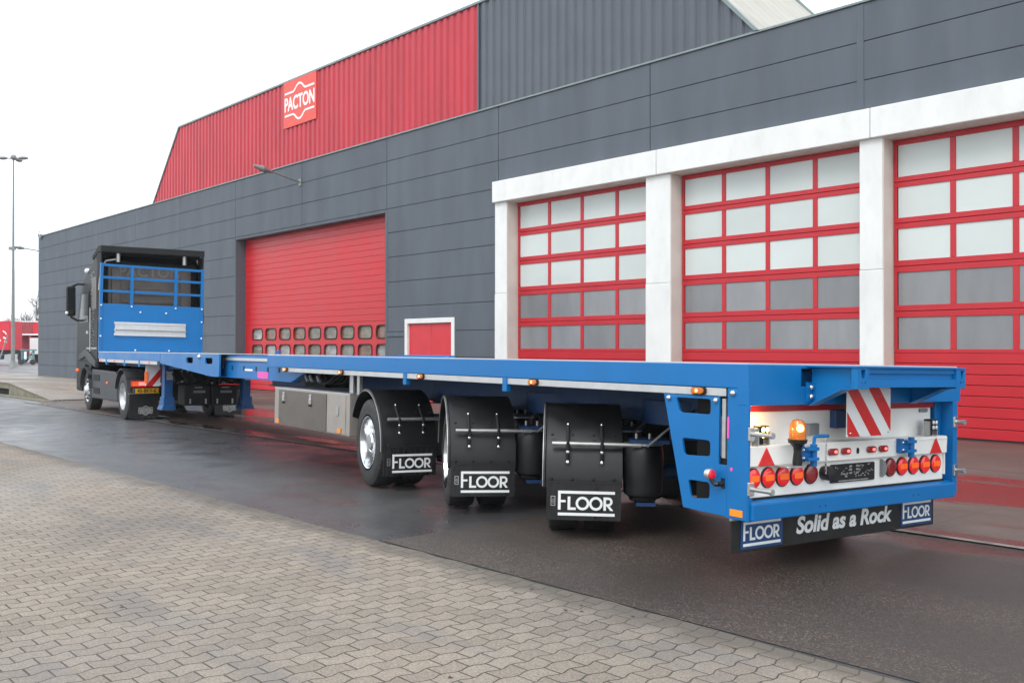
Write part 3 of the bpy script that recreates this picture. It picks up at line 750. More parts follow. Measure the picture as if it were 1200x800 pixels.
# --- side plate with openings
LP = at(LEFT, .012, 0, 0)                      # maps (s,z) with s=-y
def lf(pts): return [(-y, z) for y, z in pts]
sp_ = MB()
sp_.plate(lf([(.79, 1.262), (.245, 1.262), (.245, .80), (.169, .80), (.169, .452), (.579, .462)]),
          [rpoly(lf([(.665, 1.262-.02), (.325, 1.262-.02), (.325, 1.135), (.625, 1.135)]), .03),
           rpoly(lf([(.60, .955), (.325, .955), (.325, .845), (.575, .835)]), .03),
           rpoly(lf([(.535, .665), (.325, .665), (.325, .555), (.50, .535)]), .03)], .02, LP)
side = sp_.build('side_guard_plate', 'blue', T, bevel=.003)
MB().box(.16, .18, .24, .60, .50, 1.24).build('guard_inner_plate', 'blackm', side)  # black plate stands in for the shade seen through the openings
for y, z in ((.73, 1.235), (.272, 1.235)): MB().ball((-.003, y, z), .020).build('bolt', 'chrome', side, smooth=True)
MB().box(.0, .03, .185, .218, .845, 1.25).build('grey_guide_bar', 'galv', T, bevel=.003)
MB().box(.03, .06, .17, .245, .80, 1.26).build('guide_backing', 'blackm', T)
MB().cyl((.02, .228, .86), (.02, .228, 1.13), .016, 10).build('spring_cover', 'blued', T)
MB().box(-.003, -.0005, .150, .167, .985, 1.13).build('pink_sticker', 'pink', T)
MB().prism(rrect(.115, .135, .765, .79, .009), 'x', -.003, -.0005).build('pink_sticker', 'pink', T)
ml = MB().tube([(0, .20, .675), (-.035, .21, .67), (-.05, .235, .67), (-.06, .26, .715)], .016, 8).box(-.006, .0, .185, .215, .64, .71).build('marker_arm', 'black', T, smooth=True)
MB().lathe((-.06, .26, .735), (0, -1, 0), [(-.04, .02), (-.03, .034), (0, .037), (.01, .03)], 18).build('lamp_housing', 'alu', ml, smooth=True)
MB().lathe((-.06, .25, .735), (0, -1, 0), [(0, .032), (.015, .028), (.022, .001)], 18).build('lens', 'redl', ml, smooth=True)
MB().box(-.004, -.0005, .022, .135, .465, .512).build('amber_reflector', 'orangeref', T, bevel=.002)
# --- toolbox
tb = MB().box(.03, .26, 6.20, 8.66, .53, 1.03).build('toolbox', 'box', T, bevel=.008)
MB().box(.018, .029, 6.86, 8.48, .545, 1.015).build('toolbox_door', 'boxlid', tb, bevel=.003)
MB().box(.024, .029, 6.30, 6.85, .545, 1.015).build('toolbox_side_panel', 'box', tb, bevel=.003)
for y in (8.28, 7.35): MB().box(.004, .017, y-.035, y+.035, .86, .99).box(-.006, .004, y-.02, y+.02, .87, .93).build('latch', 'chrome', tb, bevel=.003); MB().box(-.004, .0175, y-.03, y+.03, .835, .858).build('latch_base', 'blackm', tb)
MB().box(.012, .023, 6.49, 6.56, .76, .88).build('latch', 'galv', tb, bevel=.003)
for y in (8.50, 6.46): MB().box(.012, .018, y-.05, y+.05, .555, .61).build('amber_reflector', 'orangeref', tb)
MB().box(.0298, .30, 6.20, 8.66, 1.031, 1.045).build('toolbox_lid', 'alu', tb)
MB().box(.30, .75, 6.1, 7.6, .52, 1.02).build('storage_tank', 'blackm', T, bevel=.02)
# --- chassis
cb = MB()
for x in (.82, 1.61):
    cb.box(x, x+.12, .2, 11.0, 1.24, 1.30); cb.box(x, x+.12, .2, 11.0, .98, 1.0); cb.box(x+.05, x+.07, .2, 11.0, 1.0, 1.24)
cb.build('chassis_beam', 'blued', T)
cm = MB()
for i in range(12): cm.box(.09, 2.46, .5+i*.72, .56+i*.72, 1.27, 1.42)
cm.build('cross_member', 'blackm', T)  # coloured black to carry the shade under the deck
MB().box(.10, 2.44, .16, .22, .60, 1.20).build('rear_cross_wall', 'blackm', T)
MB().box(.5, .85, 8.0, 8.7, 1.05, 1.27).build('brake_valve_box', 'blackm', T)
hz = MB()
for a in range(5):
    hz.tube([(.25+.07*a, 7.9, 1.30), (.2+.07*a, 7.7, 1.16), (.24+.08*a, 7.4, 1.12), (.3+.06*a, 7.1, 1.28)], .014, 6)
hz.build('air_hose', 'blackm', T); MB().box(.12, .15, 6.3, 6.4, 1.05, 1.28).build('hanger_bracket', 'galv', T); MB().box(.05, .09, 5.98, 6.05, 1.04, 1.27).build('hanger_bracket', 'galv', T)
vv = MB()
for y in (7.9, 7.75, 7.5): vv.cyl((.2, y, 1.15), (.2, y+.07, 1.22), .022, 10)
vv.build('brake_valve', 'grey', T)

# --- steered axles
TYR, HUBY = .50, .50
def tyre_prof(w_, r):
    return [(0, .32), (.0, .34), (-.004, .40), (.006, .455), (.02, r-.012), (.045, r), (w_-.045, r), (w_-.02, r-.012), (w_-.006, .455), (w_+.004, .40), (w_, .34), (w_, .32)]
def wheel(parent, cx, cy, cz, side, A, r=TYR, chrome=True, label=None):
    # side -1 = left (outer face towards -x); A = matrix of axle
    s_ = side
    prof = [(.02, .300), (.0, .302), (.004, .286), (.05, .272), (.12, .262), (.165, .255), (.175, .20), (.165, .14), (.135, .13), (.12, .115), (.04, .105), (.02, .085), (.015, .001)] if chrome else \
           [(.02, .300), (.0, .302), (.004, .286), (.03, .272), (.06, .25), (.075, .16), (.02, .13), (.01, .10), (.0, .001)]
    rim = MB(A); d = (-s_, 0, 0); c = (cx, cy, cz)
    rim.lathe(c, d, prof, 44)
    for i in range(10):
        a = 2*math.pi*i/10; yy, zz = cy+.168*math.cos(a), cz+.168*math.sin(a)
        rim.cyl((cx-s_*.170, yy, zz), (cx-s_*.140, yy, zz), .013, 8)
    o = rim.build('wheel', 'chrome' if chrome else 'galv', parent, smooth=True)
    hl_ = MB(A)
    for i in range(10):
        a = 2*math.pi*(i+.5)/10; hl_.cyl((cx-s_*.172, cy+.228*math.cos(a), cz+.228*math.sin(a)), (cx-s_*.160, cy+.228*math.cos(a), cz+.228*math.sin(a)), .016, 12)
    hl_.build('rim_hole', 'blackm', o)
    ty = MB(A); ty.lathe((cx, cy, cz), d, tyre_prof(.28, r), 56)
    for g_ in (.075, .12, .16, .205): pass
    ty.build('tyre', 'rubber', o, smooth=True)
    t2 = MB(A); t2.lathe((cx-s_*.32, cy, cz), d, tyre_prof(.28, r), 48); t2.build('inner_tyre', 'rubber', o, smooth=True)
    return o
def axle(y0, delta, k, dx=0):
    A = Matrix.Translation((1.275+dx, y0, 0)) @ Matrix.Rotation(R(-delta), 4, 'Z') @ Matrix.Rotation(0, 4, 'Y')
    A = A @ Matrix.Translation((-1.275, 0, 0))
    roll = math.tan(R(1.2))
    def cz(x): return TYR+.008+roll*0+ (x-0)*0.0209   # wheels stay on the level ground although the frame leans
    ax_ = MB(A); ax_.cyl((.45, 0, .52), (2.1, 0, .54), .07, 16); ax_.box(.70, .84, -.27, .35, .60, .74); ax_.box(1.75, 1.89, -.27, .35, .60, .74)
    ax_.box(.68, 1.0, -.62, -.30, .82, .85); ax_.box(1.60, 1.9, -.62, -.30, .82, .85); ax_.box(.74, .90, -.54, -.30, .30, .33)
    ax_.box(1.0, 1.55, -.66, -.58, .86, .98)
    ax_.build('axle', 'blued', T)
    for side, xo in ((-1, .0), (1, 2.55)):
        x = xo; czz = cz(x)
        xx = xo-0 if side < 0 else xo
        wheel(T, xx, 0, czz, side, A)
        # fender
        cx0, cx1 = (xo-.02, xo+.62) if side < 0 else (xo-.62, xo+.02)
        RF = TYR+.105; fn = 22; a0, a1 = 0, 172          # from the rear (towards -y) over the top to the front
        th = .012; poly_o = []; poly_i = []
        for i in range(fn+1):
            a = R(180-a0-(a1-a0)*i/fn)      # 180 = rear
            # flattened rear: mudguard drops straight behind the wheel
            poly_o.append((RF*math.cos(a), czz+RF*math.sin(a))); poly_i.append(((RF-th)*math.cos(a), czz+(RF-th)*math.sin(a)))
        poly_o.insert(0, (-RF, czz-.055)); poly_i.insert(0, (-RF+th, czz-.055))
        fm = MB(A)
        n_ = len(poly_o)
        vs = []; fs = []
        for xq in (cx0, cx1):
            for q in poly_o: vs.append((xq, q[0], q[1]))
            for q in poly_i: vs.append((xq, q[0], q[1]))
        for i in range(n_-1):
            fs += [(i, i+1, 2*n_+i+1, 2*n_+i), (n_+i, 3*n_+i, 3*n_+i+1, n_+i+1), (i, n_+i, n_+i+1, i+1), (2*n_+i, 2*n_+i+1, 3*n_+i+1, 3*n_+i)]
        fs += [(0, 2*n_, 3*n_, n_), (n_-1, 2*n_-1, 4*n_-1, 3*n_-1)]
        fm.add(vs, fs)
        # outer lip
        for i in range(n_-1):
            xa = cx0 if side < 0 else cx1
            fm.cyl((xa, poly_o[i][0], poly_o[i][1]), (xa, poly_o[i+1][0], poly_o[i+1][1]), .013, 6, caps=False)
        fe = fm.build('fender', 'black', T, smooth=True)
        lip = MB(A)
        xa = cx0-.014 if side < 0 else cx1+.014
        for i in range(n_-1): lip.cyl((xa, poly_o[i][0]*.985, czz+(poly_o[i][1]-czz)*.985), (xa, poly_o[i+1][0]*.985, czz+(poly_o[i+1][1]-czz)*.985), .004, 6, caps=False)
        lip.build('fender_edge_trim', 'galv', fe)
        yr = poly_o[0][0]; zr = poly_o[0][1]
        fl = MB(A); fl.box(cx0+.02, cx1-.01, yr-.012, yr-.002, .185, zr+.05)
        for q in range(9): fl.cyl((cx0+.05+q*.066, yr-.010, .19), (cx0+.05+q*.066, yr-.010, zr+.03), .006, 6) if k == 0 else None
        flap = fl.build('mud_flap', 'flap', fe)
        if side < 0:
            MB(A).box(cx0+.02, cx1-.01, yr-.022, yr-.012, zr+.035, zr+.055).build('flap_clamp', 'black', fe)
            lg = MB(A); floor_logo(lg, .465, at(REAR, cx0+.115, yr-.0125-(.004 if k == 0 else 0), .222)); lg.build('lettering', 'letter', fe)
            hh = MB(A)
            for (a, b, c, d_) in ((0, .038, 0, .006), (0, .038, .074, .08), (0, .006, .006, .074), (.032, .038, .006, .074), (.006, .032, .036, .041), (.014, .026, .05, .056), (.014, .026, .02, .026)):
                hh.box(cx0+.055+a, cx0+.055+b, yr-.0165, yr-.0125, .30+c, .30+d_)
            hh.build('approval_mark', 'galv', fe)
            # pipe and clamps over the back of the fender
            yb = -RF-.018; zp = czz+.30
            yp = -math.sqrt(RF**2-.30**2)-.035
            pp = MB(A); pp.cyl((cx0+.06, yp-.045, zp), (cx1+.14, yp-.045, zp), .019, 14); pp.cyl((cx1+.08, yp-.045, zp), (cx1+.15, yp-.045, zp), .024, 14)
            pp.build('fender_pipe', 'galv', fe, smooth=True)
            for xq in (cx0+.19, cx0+.47):
                cl = MB(A)
                cl.tube([(xq, yp+.10, zp+.145), (xq, yp-.02, zp+.02), (xq, yp-.07, zp), (xq, yp-.065, zp-.06), (xq, yp-.052, zp-.15)], .015, 8)
                cl.build('fender_clamp', 'blackm', fe)
                nb = MB(A).ball((xq, yp+.085, zp+.15), .013); nb.build('clamp_nut', 'chrome', fe, smooth=True)
                for dz_ in (-.065, -.15): MB(A).ball((xq, yp-.072, zp+dz_), .017, 8, (1, .5, 1)).build('clamp_nut', 'chrome', fe, smooth=True)
            for q in range(4):
                MB(A).ball((cx0+.06+q*.17, yr-.020, zr+.065), .014, 6).build('rivet', 'blackm', fe, smooth=True)
                MB(A).ball((cx0+.06+q*.17, yp+.005, zp+.07), .012, 6).build('rivet', 'blackm', fe, smooth=True)
    for xq in (.80, 1.75):
        bg_ = MB(A); bg_.lathe((xq, -.44, .34), (0, 0, 1), [(0, .001), (0, .11), (.03, .12), (.05, .155), (.08, .165), (.38, .168), (.44, .160), (.46, .145), (.465, .001)], 32)
        b_ = bg_.build('air_spring', 'black', T, smooth=True)
        for db_ in (-.06, .05): MB(A).cyl((xq+db_, -.46, .82), (xq+db_, -.46, .895), .012, 8).build('stud_bolt', 'galv', b_, smooth=True)
        MB(A).tube([(xq+.02, -.62, .80), (xq+.14, -.70, .92), (xq+.30, -.66, 1.05), (xq+.42, -.5, 1.10)], .010, 6).build('air_line', 'grey', b_)
        MB(A).lathe((xq, -.44, .800), (0, 0, 1), [(0, .165), (.018, .165), (.02, .001)], 32).build('air_spring_cap', 'galv', b_, smooth=True)
    MB(A).lathe((1.275, 0, .96), (0, 0, 1), [(0, .001), (0, .45), (.20, .45), (.20, .001)], 40).build('turntable_ring', 'blued', T, smooth=True)
axle(1.66, 38, 2, -.07); axle(3.42, 26, 1, -.07); axle(5.47, 9, 0, 0)

# --- telescopic beam
te = MB().prism([(11.6, 1.13), (8.35, 1.13), (7.8, 1.30), (7.8, 1.32), (11.6, 1.32)], 'x', .16, .20)
te.box(.14, .16, 7.9, 11.5, 1.402, 1.438)
te.box(.16, .30, 7.8, 11.6, 1.45, 1.468); te.box(.16, .185, 7.8, 11.6, 1.32, 1.45)
te.box(.14, .28, 8.35, 11.6, 1.118, 1.13)
te.box(2.25, 2.29, 7.8, 11.6, 1.15, 1.51); te.box(.301, 2.249, 8.95, 11.6, 1.455, 1.475)
tele = te.build('telescopic_beam', 'blue', T, bevel=.003)
MB().box(.132, .1395, 8.93, 11.3, 1.395, 1.44).build('aluminium_strip', 'alu', tele)
sl_ = MB()
for y in (10.9, 10.35, 9.8, 9.3, 8.85): sl_.box(.157, .1595, y-.03, y+.03, 1.24, 1.31)
sl_.build('lashing_slot', 'blackm', tele)
MB().box(.154, .1595, 9.28, 9.72, 1.14, 1.24).build('pink_sticker', 'pink', tele)
MB().box(.154, .1595, 9.95, 10.3, 1.24, 1.27).build('white_sticker', 'letter', tele)
# --- gooseneck
gn = MB()
gn.plate(lf([(14.7, 1.49), (11.1, 1.49), (11.1, 1.125), (11.5, 1.125), (14.7, 1.30)]), [rrect(-12.75-.2, -12.75+.2, 1.325, 1.425, .048, 8), rrect(-11.65-.2, -11.65+.2, 1.325, 1.425, .048, 8)], .03, at(LEFT, .02, 0, 0))
gn.plate(lf([(14.7, 1.49), (11.1, 1.49), (11.1, 1.125), (11.5, 1.125), (14.7, 1.30)]), [], .03, at(LEFT, 2.45, 0, 0))
gn.prism([(11.15, 1.12), (11.5, 1.12), (14.7, 1.295), (14.7, 1.305), (11.5, 1.13), (11.15, 1.13)], 'x', .0, 2.5)
goose = gn.build('gooseneck_frame', 'blue', T, bevel=.003)
MB().box(.10, .12, 11.2, 14.6, 1.28, 1.47).build('inner_wall', 'blackm', goose)
MB().ball((-.0, 12.15, 1.44), .04).build('bolt', 'chrome', goose)
MB().box(-.0, 2.50, 11.1, 20.3, 1.491, 1.505).build('front_deck_floor', 'deck', T)
fd = MB().box(.0, .07, 14.702, 20.3, 1.33, 1.49).box(2.43, 2.50, 14.702, 20.3, 1.33, 1.49).box(.07, 2.43, 20.24, 20.3, 1.28, 1.49).box(.07, 2.43, 14.71, 14.76, 1.25, 1.49)
fd.build('front_side_rail', 'blue', T, bevel=.004)
MB().box(.0, .06, 14.9, 20.2, 1.262, 1.328).build('aluminium_rail', 'alu', T)
for y in (19.4, 17.6, 16.3): MB().box(-.006, .05, y-.05, y+.05, 1.20, 1.33).build('rail_bracket', 'blue', T)
for y in (20.0, 18.6, 15.5): MB().box(-.012, -.001, y-.05, y+.05, 1.275, 1.32).build('side_marker_lamp', 'orange', T, bevel=.003)
MB().box(.4, 2.1, 14.8, 20.2, 1.18, 1.30).build('front_chassis', 'blued', T)
MB().lathe((.35, 9.4, 1.51), (0, 0, 1), [(0, .03), (.05, .03), (.06, .001)], 10).box(2.25, 2.35, 7.6, 9.2, 1.50, 1.53).build('deck_stop', 'blue', T)
# --- headboard
hb = MB()
hb.box(.0, 2.50, 20.32, 20.36, 1.50, 2.675)
hb.box(.0, .07, 20.30, 20.37, 1.50, 3.66); hb.box(2.43, 2.50, 20.30, 20.37, 1.50, 3.66)
for z in (2.98, 3.31, 3.61): hb.box(.07, 2.43, 20.32, 20.36, z-.03, z+.03)
for x in (.74, 1.80): hb.box(x-.035, x+.035, 20.30, 20.37, 2.6, 3.64)
head = hb.build('headboard', 'blue', T, bevel=.004); head['label'] = 'blue headboard with open rail top'
lr = MB()
lr.box(.34, 2.06, 20.27, 20.318, 2.18, 2.235); lr.box(.34, 2.06, 20.25, 20.318, 2.02, 2.06); lr.box(.36, 2.06, 20.30, 20.318, 2.06, 2.18); lr.box(.34, 2.06, 20.27, 20.318, 1.90, 1.965); lr.box(.36, 2.06, 20.30, 20.318, 1.965, 2.02)
lash = lr.build('lashing_rail', 'alu', head, bevel=.004)
hs_ = MB()
for i in range(42): hs_.box(.38+i*.04, .38+i*.04+.022, 20.245, 20.2495, 2.028, 2.052)
hs_.build('rail_slot', 'blackm', head)
bt = MB()
for x, z in ((.035, 2.63), (.74, 2.62), (2.46, 2.63), (.035, 2.3), (2.46, 2.3), (.035, 1.88), (2.46, 1.88), (.95, 2.49), (1.57, 2.49), (.85, 1.55), (1.66, 1.55), (1.80, 2.62)): bt.ball((x, 20.30, z), .022, 6)
bt.build('rivet', 'letter', head)
# --- landing legs
for x in (.28, 1.90):
    lg_ = MB().box(x+.04, x+.21, 15.55, 15.76, .55, 1.25).box(x+.02, x+.23, 15.5, 15.8, .42, .60).prism([(x-.03, .34), (x+.28, .34), (x+.24, .44), (x+.01, .44)], 'y', 15.48, 15.82)
    leg = lg_.build('landing_leg', 'legblue', T, bevel=.01)
    MB().box(x+.08, x+.20, 15.53, 15.549, .95, 1.12).build('leg_cover', 'galv', leg)
# dark equipment boxes between the legs
for x in (.74, 1.30):
    bx_ = MB().box(x, x+.53, 15.6, 16.1, .42, .84).build('equipment_box', 'blackm', T, bevel=.02)
    MB().box(x+.18, x+.42, 15.585, 15.599, .68, .73).box(x+.20, x+.36, 15.585, 15.599, .78, .81).build('box_badge', 'grey', bx_)
    MB().box(x+.10, x+.13, 15.58, 15.599, .46, .56).box(x+.42, x+.45, 15.58, 15.599, .46, .56).build('box_latch', 'galv', bx_)
MB().box(.40, 2.0, 15.75, 16.2, .86, 1.20).build('hose_carrier', 'blackm', T, bevel=.02)
cn = MB(); rr = random.Random(5)
for i in range(9):
    x = .45+i*.17; cn.tube([(x, 15.7, 1.20), (x+rr.uniform(-.1, .1), 15.5, 1.05), (x+rr.uniform(-.15, .15), 15.5, .95), (x, 15.75, .88)], .018, 6)
cn.build('air_hose', 'black', T)
for i in range(2): MB().tube([(2.05, 15.6, 1.2), (2.25+i*.08, 15.4, .98), (2.45+i*.1, 15.4, 1.02), (2.5+i*.1, 15.6, 1.2)], .02, 6).build('air_hose', 'black', T)
gl = MB()
for i in range(12): gl.ball((.36+rr.uniform(0, 1.5), 15.56, rr.uniform(.85, 1.15)), .022, 6)
gl.build('hose_coupling', 'galv', T)
# striped warning plate at truck end
wp = MB().box(.12, .50, 16.25, 16.27, .80, 1.24).build('warning_plate', 'letter', T)
stripes(.12, .50, .80, 1.24, .14, 16.249, -.8, .12, wp)
MB().box(.10, .16, 16.22, 16.249, .86, 1.10).build('amber_lamp', 'orange', T, bevel=.004)

# ================================================================== TRUCK
ko = MT @ Vector((.09, 18.05, 0))
K = empty('tractor_truck', ko, (0, 0, YT), 'black tractor truck in front of the blue trailer, facing away', 'truck')
def twheel(x, y, side, dual, face):
    c = (x, y, .51); d = (-side, 0, 0)
    prof = [(.03, .30), (.0, .302), (.004, .286), (.06, .270), (.13, .25), (.14, .15), (.10, .12), (.05, .11), (.04, .001)] if dual else \
           [(.02, .30), (.0, .302), (.004, .286), (.02, .265), (.012, .21), (-.015, .15), (-.045, .11), (-.07, .10), (-.075, .001)]
    o = MB().lathe(c, d, prof, 36).build('wheel', 'alu', K, smooth=True)
    if not dual:
        h = MB()
        for i in range(10):
            a = 2*math.pi*i/10; h.ball((x-side*.004, y+.225*math.cos(a), .51+.225*math.sin(a)), .026, 6)
        h.build('rim_hole', 'blackm', o)
    MB().lathe(c, d, tyre_prof(.30, .515), 48).build('tyre', 'rubber', o, smooth=True)
    if dual: MB().lathe((x-side*.34, y, .51), d, tyre_prof(.28, .515), 40).build('inner_tyre', 'rubber', o, smooth=True)
twheel(.0, 0, -1, True, 0); twheel(2.48, 0, 1, True, 0); twheel(.02, 3.95, -1, False, 0); twheel(2.46, 3.95, 1, False, 0)
MB().box(.78, .86, -1.0, 5.0, .72, .98).box(1.62, 1.70, -1.0, 5.0, .72, .98).cyl((.3, 0, .51), (2.2, 0, .51), .12, 16).box(.9, 1.6, -.3, .3, .4, .8).build('chassis', 'blackm', K)
MB().lathe((1.24, .5, 1.06), (0, 0, 1), [(0, .001), (0, .5), (.09, .5), (.09, .001)], 30).box(.8, 1.7, .2, .8, .98, 1.06).build('fifth_wheel', 'blackm', K)
# rear mudguard arch
def arch(x0, x1, cy, r, a0, a1, name, m):
    fm = MB(); n_ = 16; P = [(cy+r*math.cos(R(a0+(a1-a0)*i/n_)), .51+r*math.sin(R(a0+(a1-a0)*i/n_))) for i in range(n_+1)]
    Q = [(cy+(r-.02)*math.cos(R(a0+(a1-a0)*i/n_)), .51+(r-.02)*math.sin(R(a0+(a1-a0)*i/n_))) for i in range(n_+1)]
    for i in range(n_): fm.prism([P[i], P[i+1], Q[i+1], Q[i]], 'x', x0, x1)
    return fm.build(name, m, K, smooth=True)
arch(-.04, .62, 0, .62, 15, 165, 'rear_fender', 'fair'); arch(1.86, 2.52, 0, .62, 15, 165, 'rear_fender', 'fair')
# tail unit
MB().box(.02, .70, -.66, -.60, .62, .88).box(1.78, 2.46, -.66, -.60, .62, .88).build('tail_bracket', 'blackm', K)
for x0 in (.02, 1.92):
    l = MB().box(x0, x0+.52, -.72, -.665, .745, .875).build('tail_lamp', 'redl', K, bevel=.008)
    MB().box(x0+.02, x0+.14, -.728, -.721, .765, .855).build('indicator_lens', 'orange', l)
    MB().box(x0+.30, x0+.38, -.728, -.721, .765, .855).build('reverse_lens', 'lens', l)
    MB().box(x0+.15, x0+.28, -.728, -.721, .775, .845).build('brake_lens', 'redlit', l)
pt = MB().box(.06, .60, -.70, -.685, .60, .71).build('licence_plate', 'yplate', K, bevel=.003)
MB().box(.061, .10, -.703, -.7005, .605, .705).build('country_band', 'bplate', pt)
MB().text('45-BKV-6', .115, at(REAR, .345, -.7015, .618), off=.002, align='CENTER', sx=.86).build('plate_lettering', 'blackm', pt)
for x0 in (.0, 1.86):
    f_ = MB().box(x0, x0+.62, -.62, -.605, .05, .585).build('mud_flap', 'flap', K)
    MB().box(x0+.21, x0+.47, -.6235, -.6205, .15, .29).build('emblem_plate', 'grey', f_)
    e = MB(); emblem(e, .30, .20, at(REAR, x0+.19, -.624, .12), .022, ext=.002)
    e.build('emblem', 'galv', f_)
MB().box(-.01, .64, -.625, -.60, .585, .60).build('flap_bar', 'galv', K)
# side skirt
sk = MB().prism([(.62, .36), (.62, .95), (.85, 1.04), (3.38, 1.06), (3.42, .33)], 'x', .015, .09).box(.09, .35, .9, 3.3, .36, 1.0).build('side_skirt', 'fair', K, bevel=.03)
MB().box(.005, .0149, 2.45, 3.15, .78, .93).box(.005, .0149, 2.45, 3.15, .46, .61).build('step_recess', 'blackm', sk)
MB().ball((.01, 1.6, .76), .035, 8).build('marker_lens', 'orange', sk)
MB().prism([(.62, .36), (.62, .95), (.85, 1.04), (3.38, 1.06), (3.42, .33)], 'x', 2.39, 2.465).build('side_skirt', 'fair', K, bevel=.03)
MB().box(.12, .6, .8, 2.3, .45, 1.0).build('fuel_tank', 'alu', K, bevel=.05)
# cab
cabp = [(2.62, 1.18), (2.62, 3.72), (2.85, 3.92), (3.4, 3.72), (4.4, 3.40), (4.95, 2.9), (5.25, 2.3), (5.34, 1.3), (5.34, .45), (4.55, .45), (4.45, .9), (4.1, 1.12), (3.8, 1.12), (3.45, .95), (3.3, 1.18)]
cabo = MB().prism(cabp, 'x', .0, 2.46).build('cab', 'cab', K, bevel=.06)
MB().box(.22, 2.24, 2.575, 2.619, 1.45, 3.62).build('rear_wall_panel', 'cabg', cabo, bevel=.02)
rw = MB().box(.30, .50, 2.53, 2.574, 1.5, 3.55).box(1.96, 2.16, 2.53, 2.574, 1.5, 3.55).box(.55, 1.9, 2.55, 2.574, 2.7, 2.78).box(.7, 1.5, 2.53, 2.574, 3.05, 3.1)
rw.box(.85, 1.6, 2.545, 2.574, 2.9, 3.1)
rw.build('rear_wall_rib', 'cabg', cabo, bevel=.015)
tl_ = MB(); tl_.text('PACTON', .34, at(REAR, 1.23, 2.573, 3.38), off=.006, align='CENTER', sx=1.1); tl_.build('cab_lettering', 'faint', cabo)
MB().cyl((-.03, 3.38, 1.5), (-.03, 3.38, 2.6), .018, 8).build('grab_bar', 'galv', cabo, smooth=True)
MB().box(-.012, -.001, 2.75, 3.30, 2.55, 3.35).build('side_flap_panel', 'cabg', cabo, bevel=.01)
MB().box(-.02, -.001, 2.70, 3.9, 1.56, 1.60).build('side_trim', 'galv', cabo)
# roof deflector with side collars
df = MB().prism([(2.28, 3.92), (2.28, 4.08), (2.6, 4.10), (3.3, 3.9), (3.3, 3.8), (2.6, 3.94)], 'x', .0, 2.50)
df.box(.0, .03, 2.30, 2.75, 2.2, 3.92).box(2.46, 2.49, 2.30, 2.75, 2.2, 3.92)
df.build('roof_deflector', 'blackm', K, bevel=.02)
for x in (.42, 2.02): MB().cyl((x, 2.40, 3.70), (x, 2.40, 3.915), .05, 12).build('deflector_strut', 'galv', K, smooth=True)
MB().tube([(-.0, 2.5, 3.0), (.03, 2.45, 3.5), (.14, 2.42, 3.72), (.45, 2.42, 3.78)], .022, 8).build('exhaust_pipe', 'galv', K)
# side window, door, handle, step
dr = MB().prism([(3.55, 1.25), (3.55, 3.05), (4.55, 3.05), (4.95, 2.2), (5.0, 1.25)], 'x', -.018, -.001).build('door', 'cab', K, bevel=.008)
MB().prism([(3.68, 2.25), (3.68, 2.98), (4.45, 2.98), (4.82, 2.25)], 'x', -.026, -.019).build('window', 'glass', dr)
MB().box(-.04, -.019, 3.62, 3.85, 1.95, 2.02).build('handle', 'galv', dr)
lx = MB()
rr = random.Random(11)
for i in range(26):
    z_ = 1.5+i*.078; a_ = rr.uniform(0, .25); lx.ribbon([(-3.0-a_, z_), (-3.15-a_, z_+.05), (-3.28-a_, z_+rr.uniform(-.02, .06)), (-3.36, z_+.03)], .022, at(LEFT, -.002, 0, 0), .003)
lx.build('side_lettering', 'grey', cabo)
MB().prism([(2.72, 1.10), (2.72, 1.24), (3.3, 1.42), (3.95, 1.55), (4.7, 1.42), (4.7, 1.26), (3.95, 1.36), (3.4, 1.22)], 'x', -.05, .06).build('front_fender', 'fair', K, bevel=.02)
arch(-.06, .40, 3.95, .60, 5, 175, 'wheel_arch', 'fair')
MB().ball((-.07, 4.75, 1.0), .05, 8).build('marker_lens', 'orange', K, smooth=True)
MB().ball((-.0, 3.9, 3.56), .07, 8).build('roof_beacon', 'letter', K, smooth=True)
mi = MB().box(-.36, -.14, 4.62, 4.78, 2.42, 3.20).build('mirror', 'blackm', K, bevel=.05)
MB().tube([(.05, 4.4, 3.24), (-.1, 4.6, 3.26), (-.25, 4.7, 3.18)], .03, 8).tube([(.02, 4.4, 2.30), (-.1, 4.6, 2.30), (-.25, 4.7, 2.40)], .03, 8).build('mirror_arm', 'blackm', K)
MB().box(-.34, -.16, 4.60, 4.619, 2.60, 3.15).build('mirror_glass', 'glass', mi)
MB().ball((-.35, 4.66, 2.50), .045, 8).build('mirror_lamp', 'letter', mi)

lv = MB(); rr = random.Random(21)
for i in range(150):
    u = rr.uniform(-20, 4); v = -12.2-abs(rr.gauss(0, 1))*(.25 if i % 3 else 1.6); a = rr.uniform(.006, .022); t = rr.uniform(0, 6.28)
    lv.add([(u+a*math.cos(t+q*2.1), v+a*.7*math.sin(t+q*2.1), .014+.003*rr.random()) for q in range(3)], [(0, 1, 2)])
lo_ = lv.build('leaf_litter', mat('brown_leaf_bits', (.10, .055, .025), .8, var=.4)); lo_.location = WO; lo_.rotation_euler = (0, 0, YW)
tag(lo_, 'scattered brown leaf bits along the edge of the block paving', 'leaves', kind='stuff')
# ================================================================== FAR BACKGROUND
def bgx(px, Z): return (px-600)/1115*Z
def bgz(y, Z): return 1.6+(407-y)/1115*Z
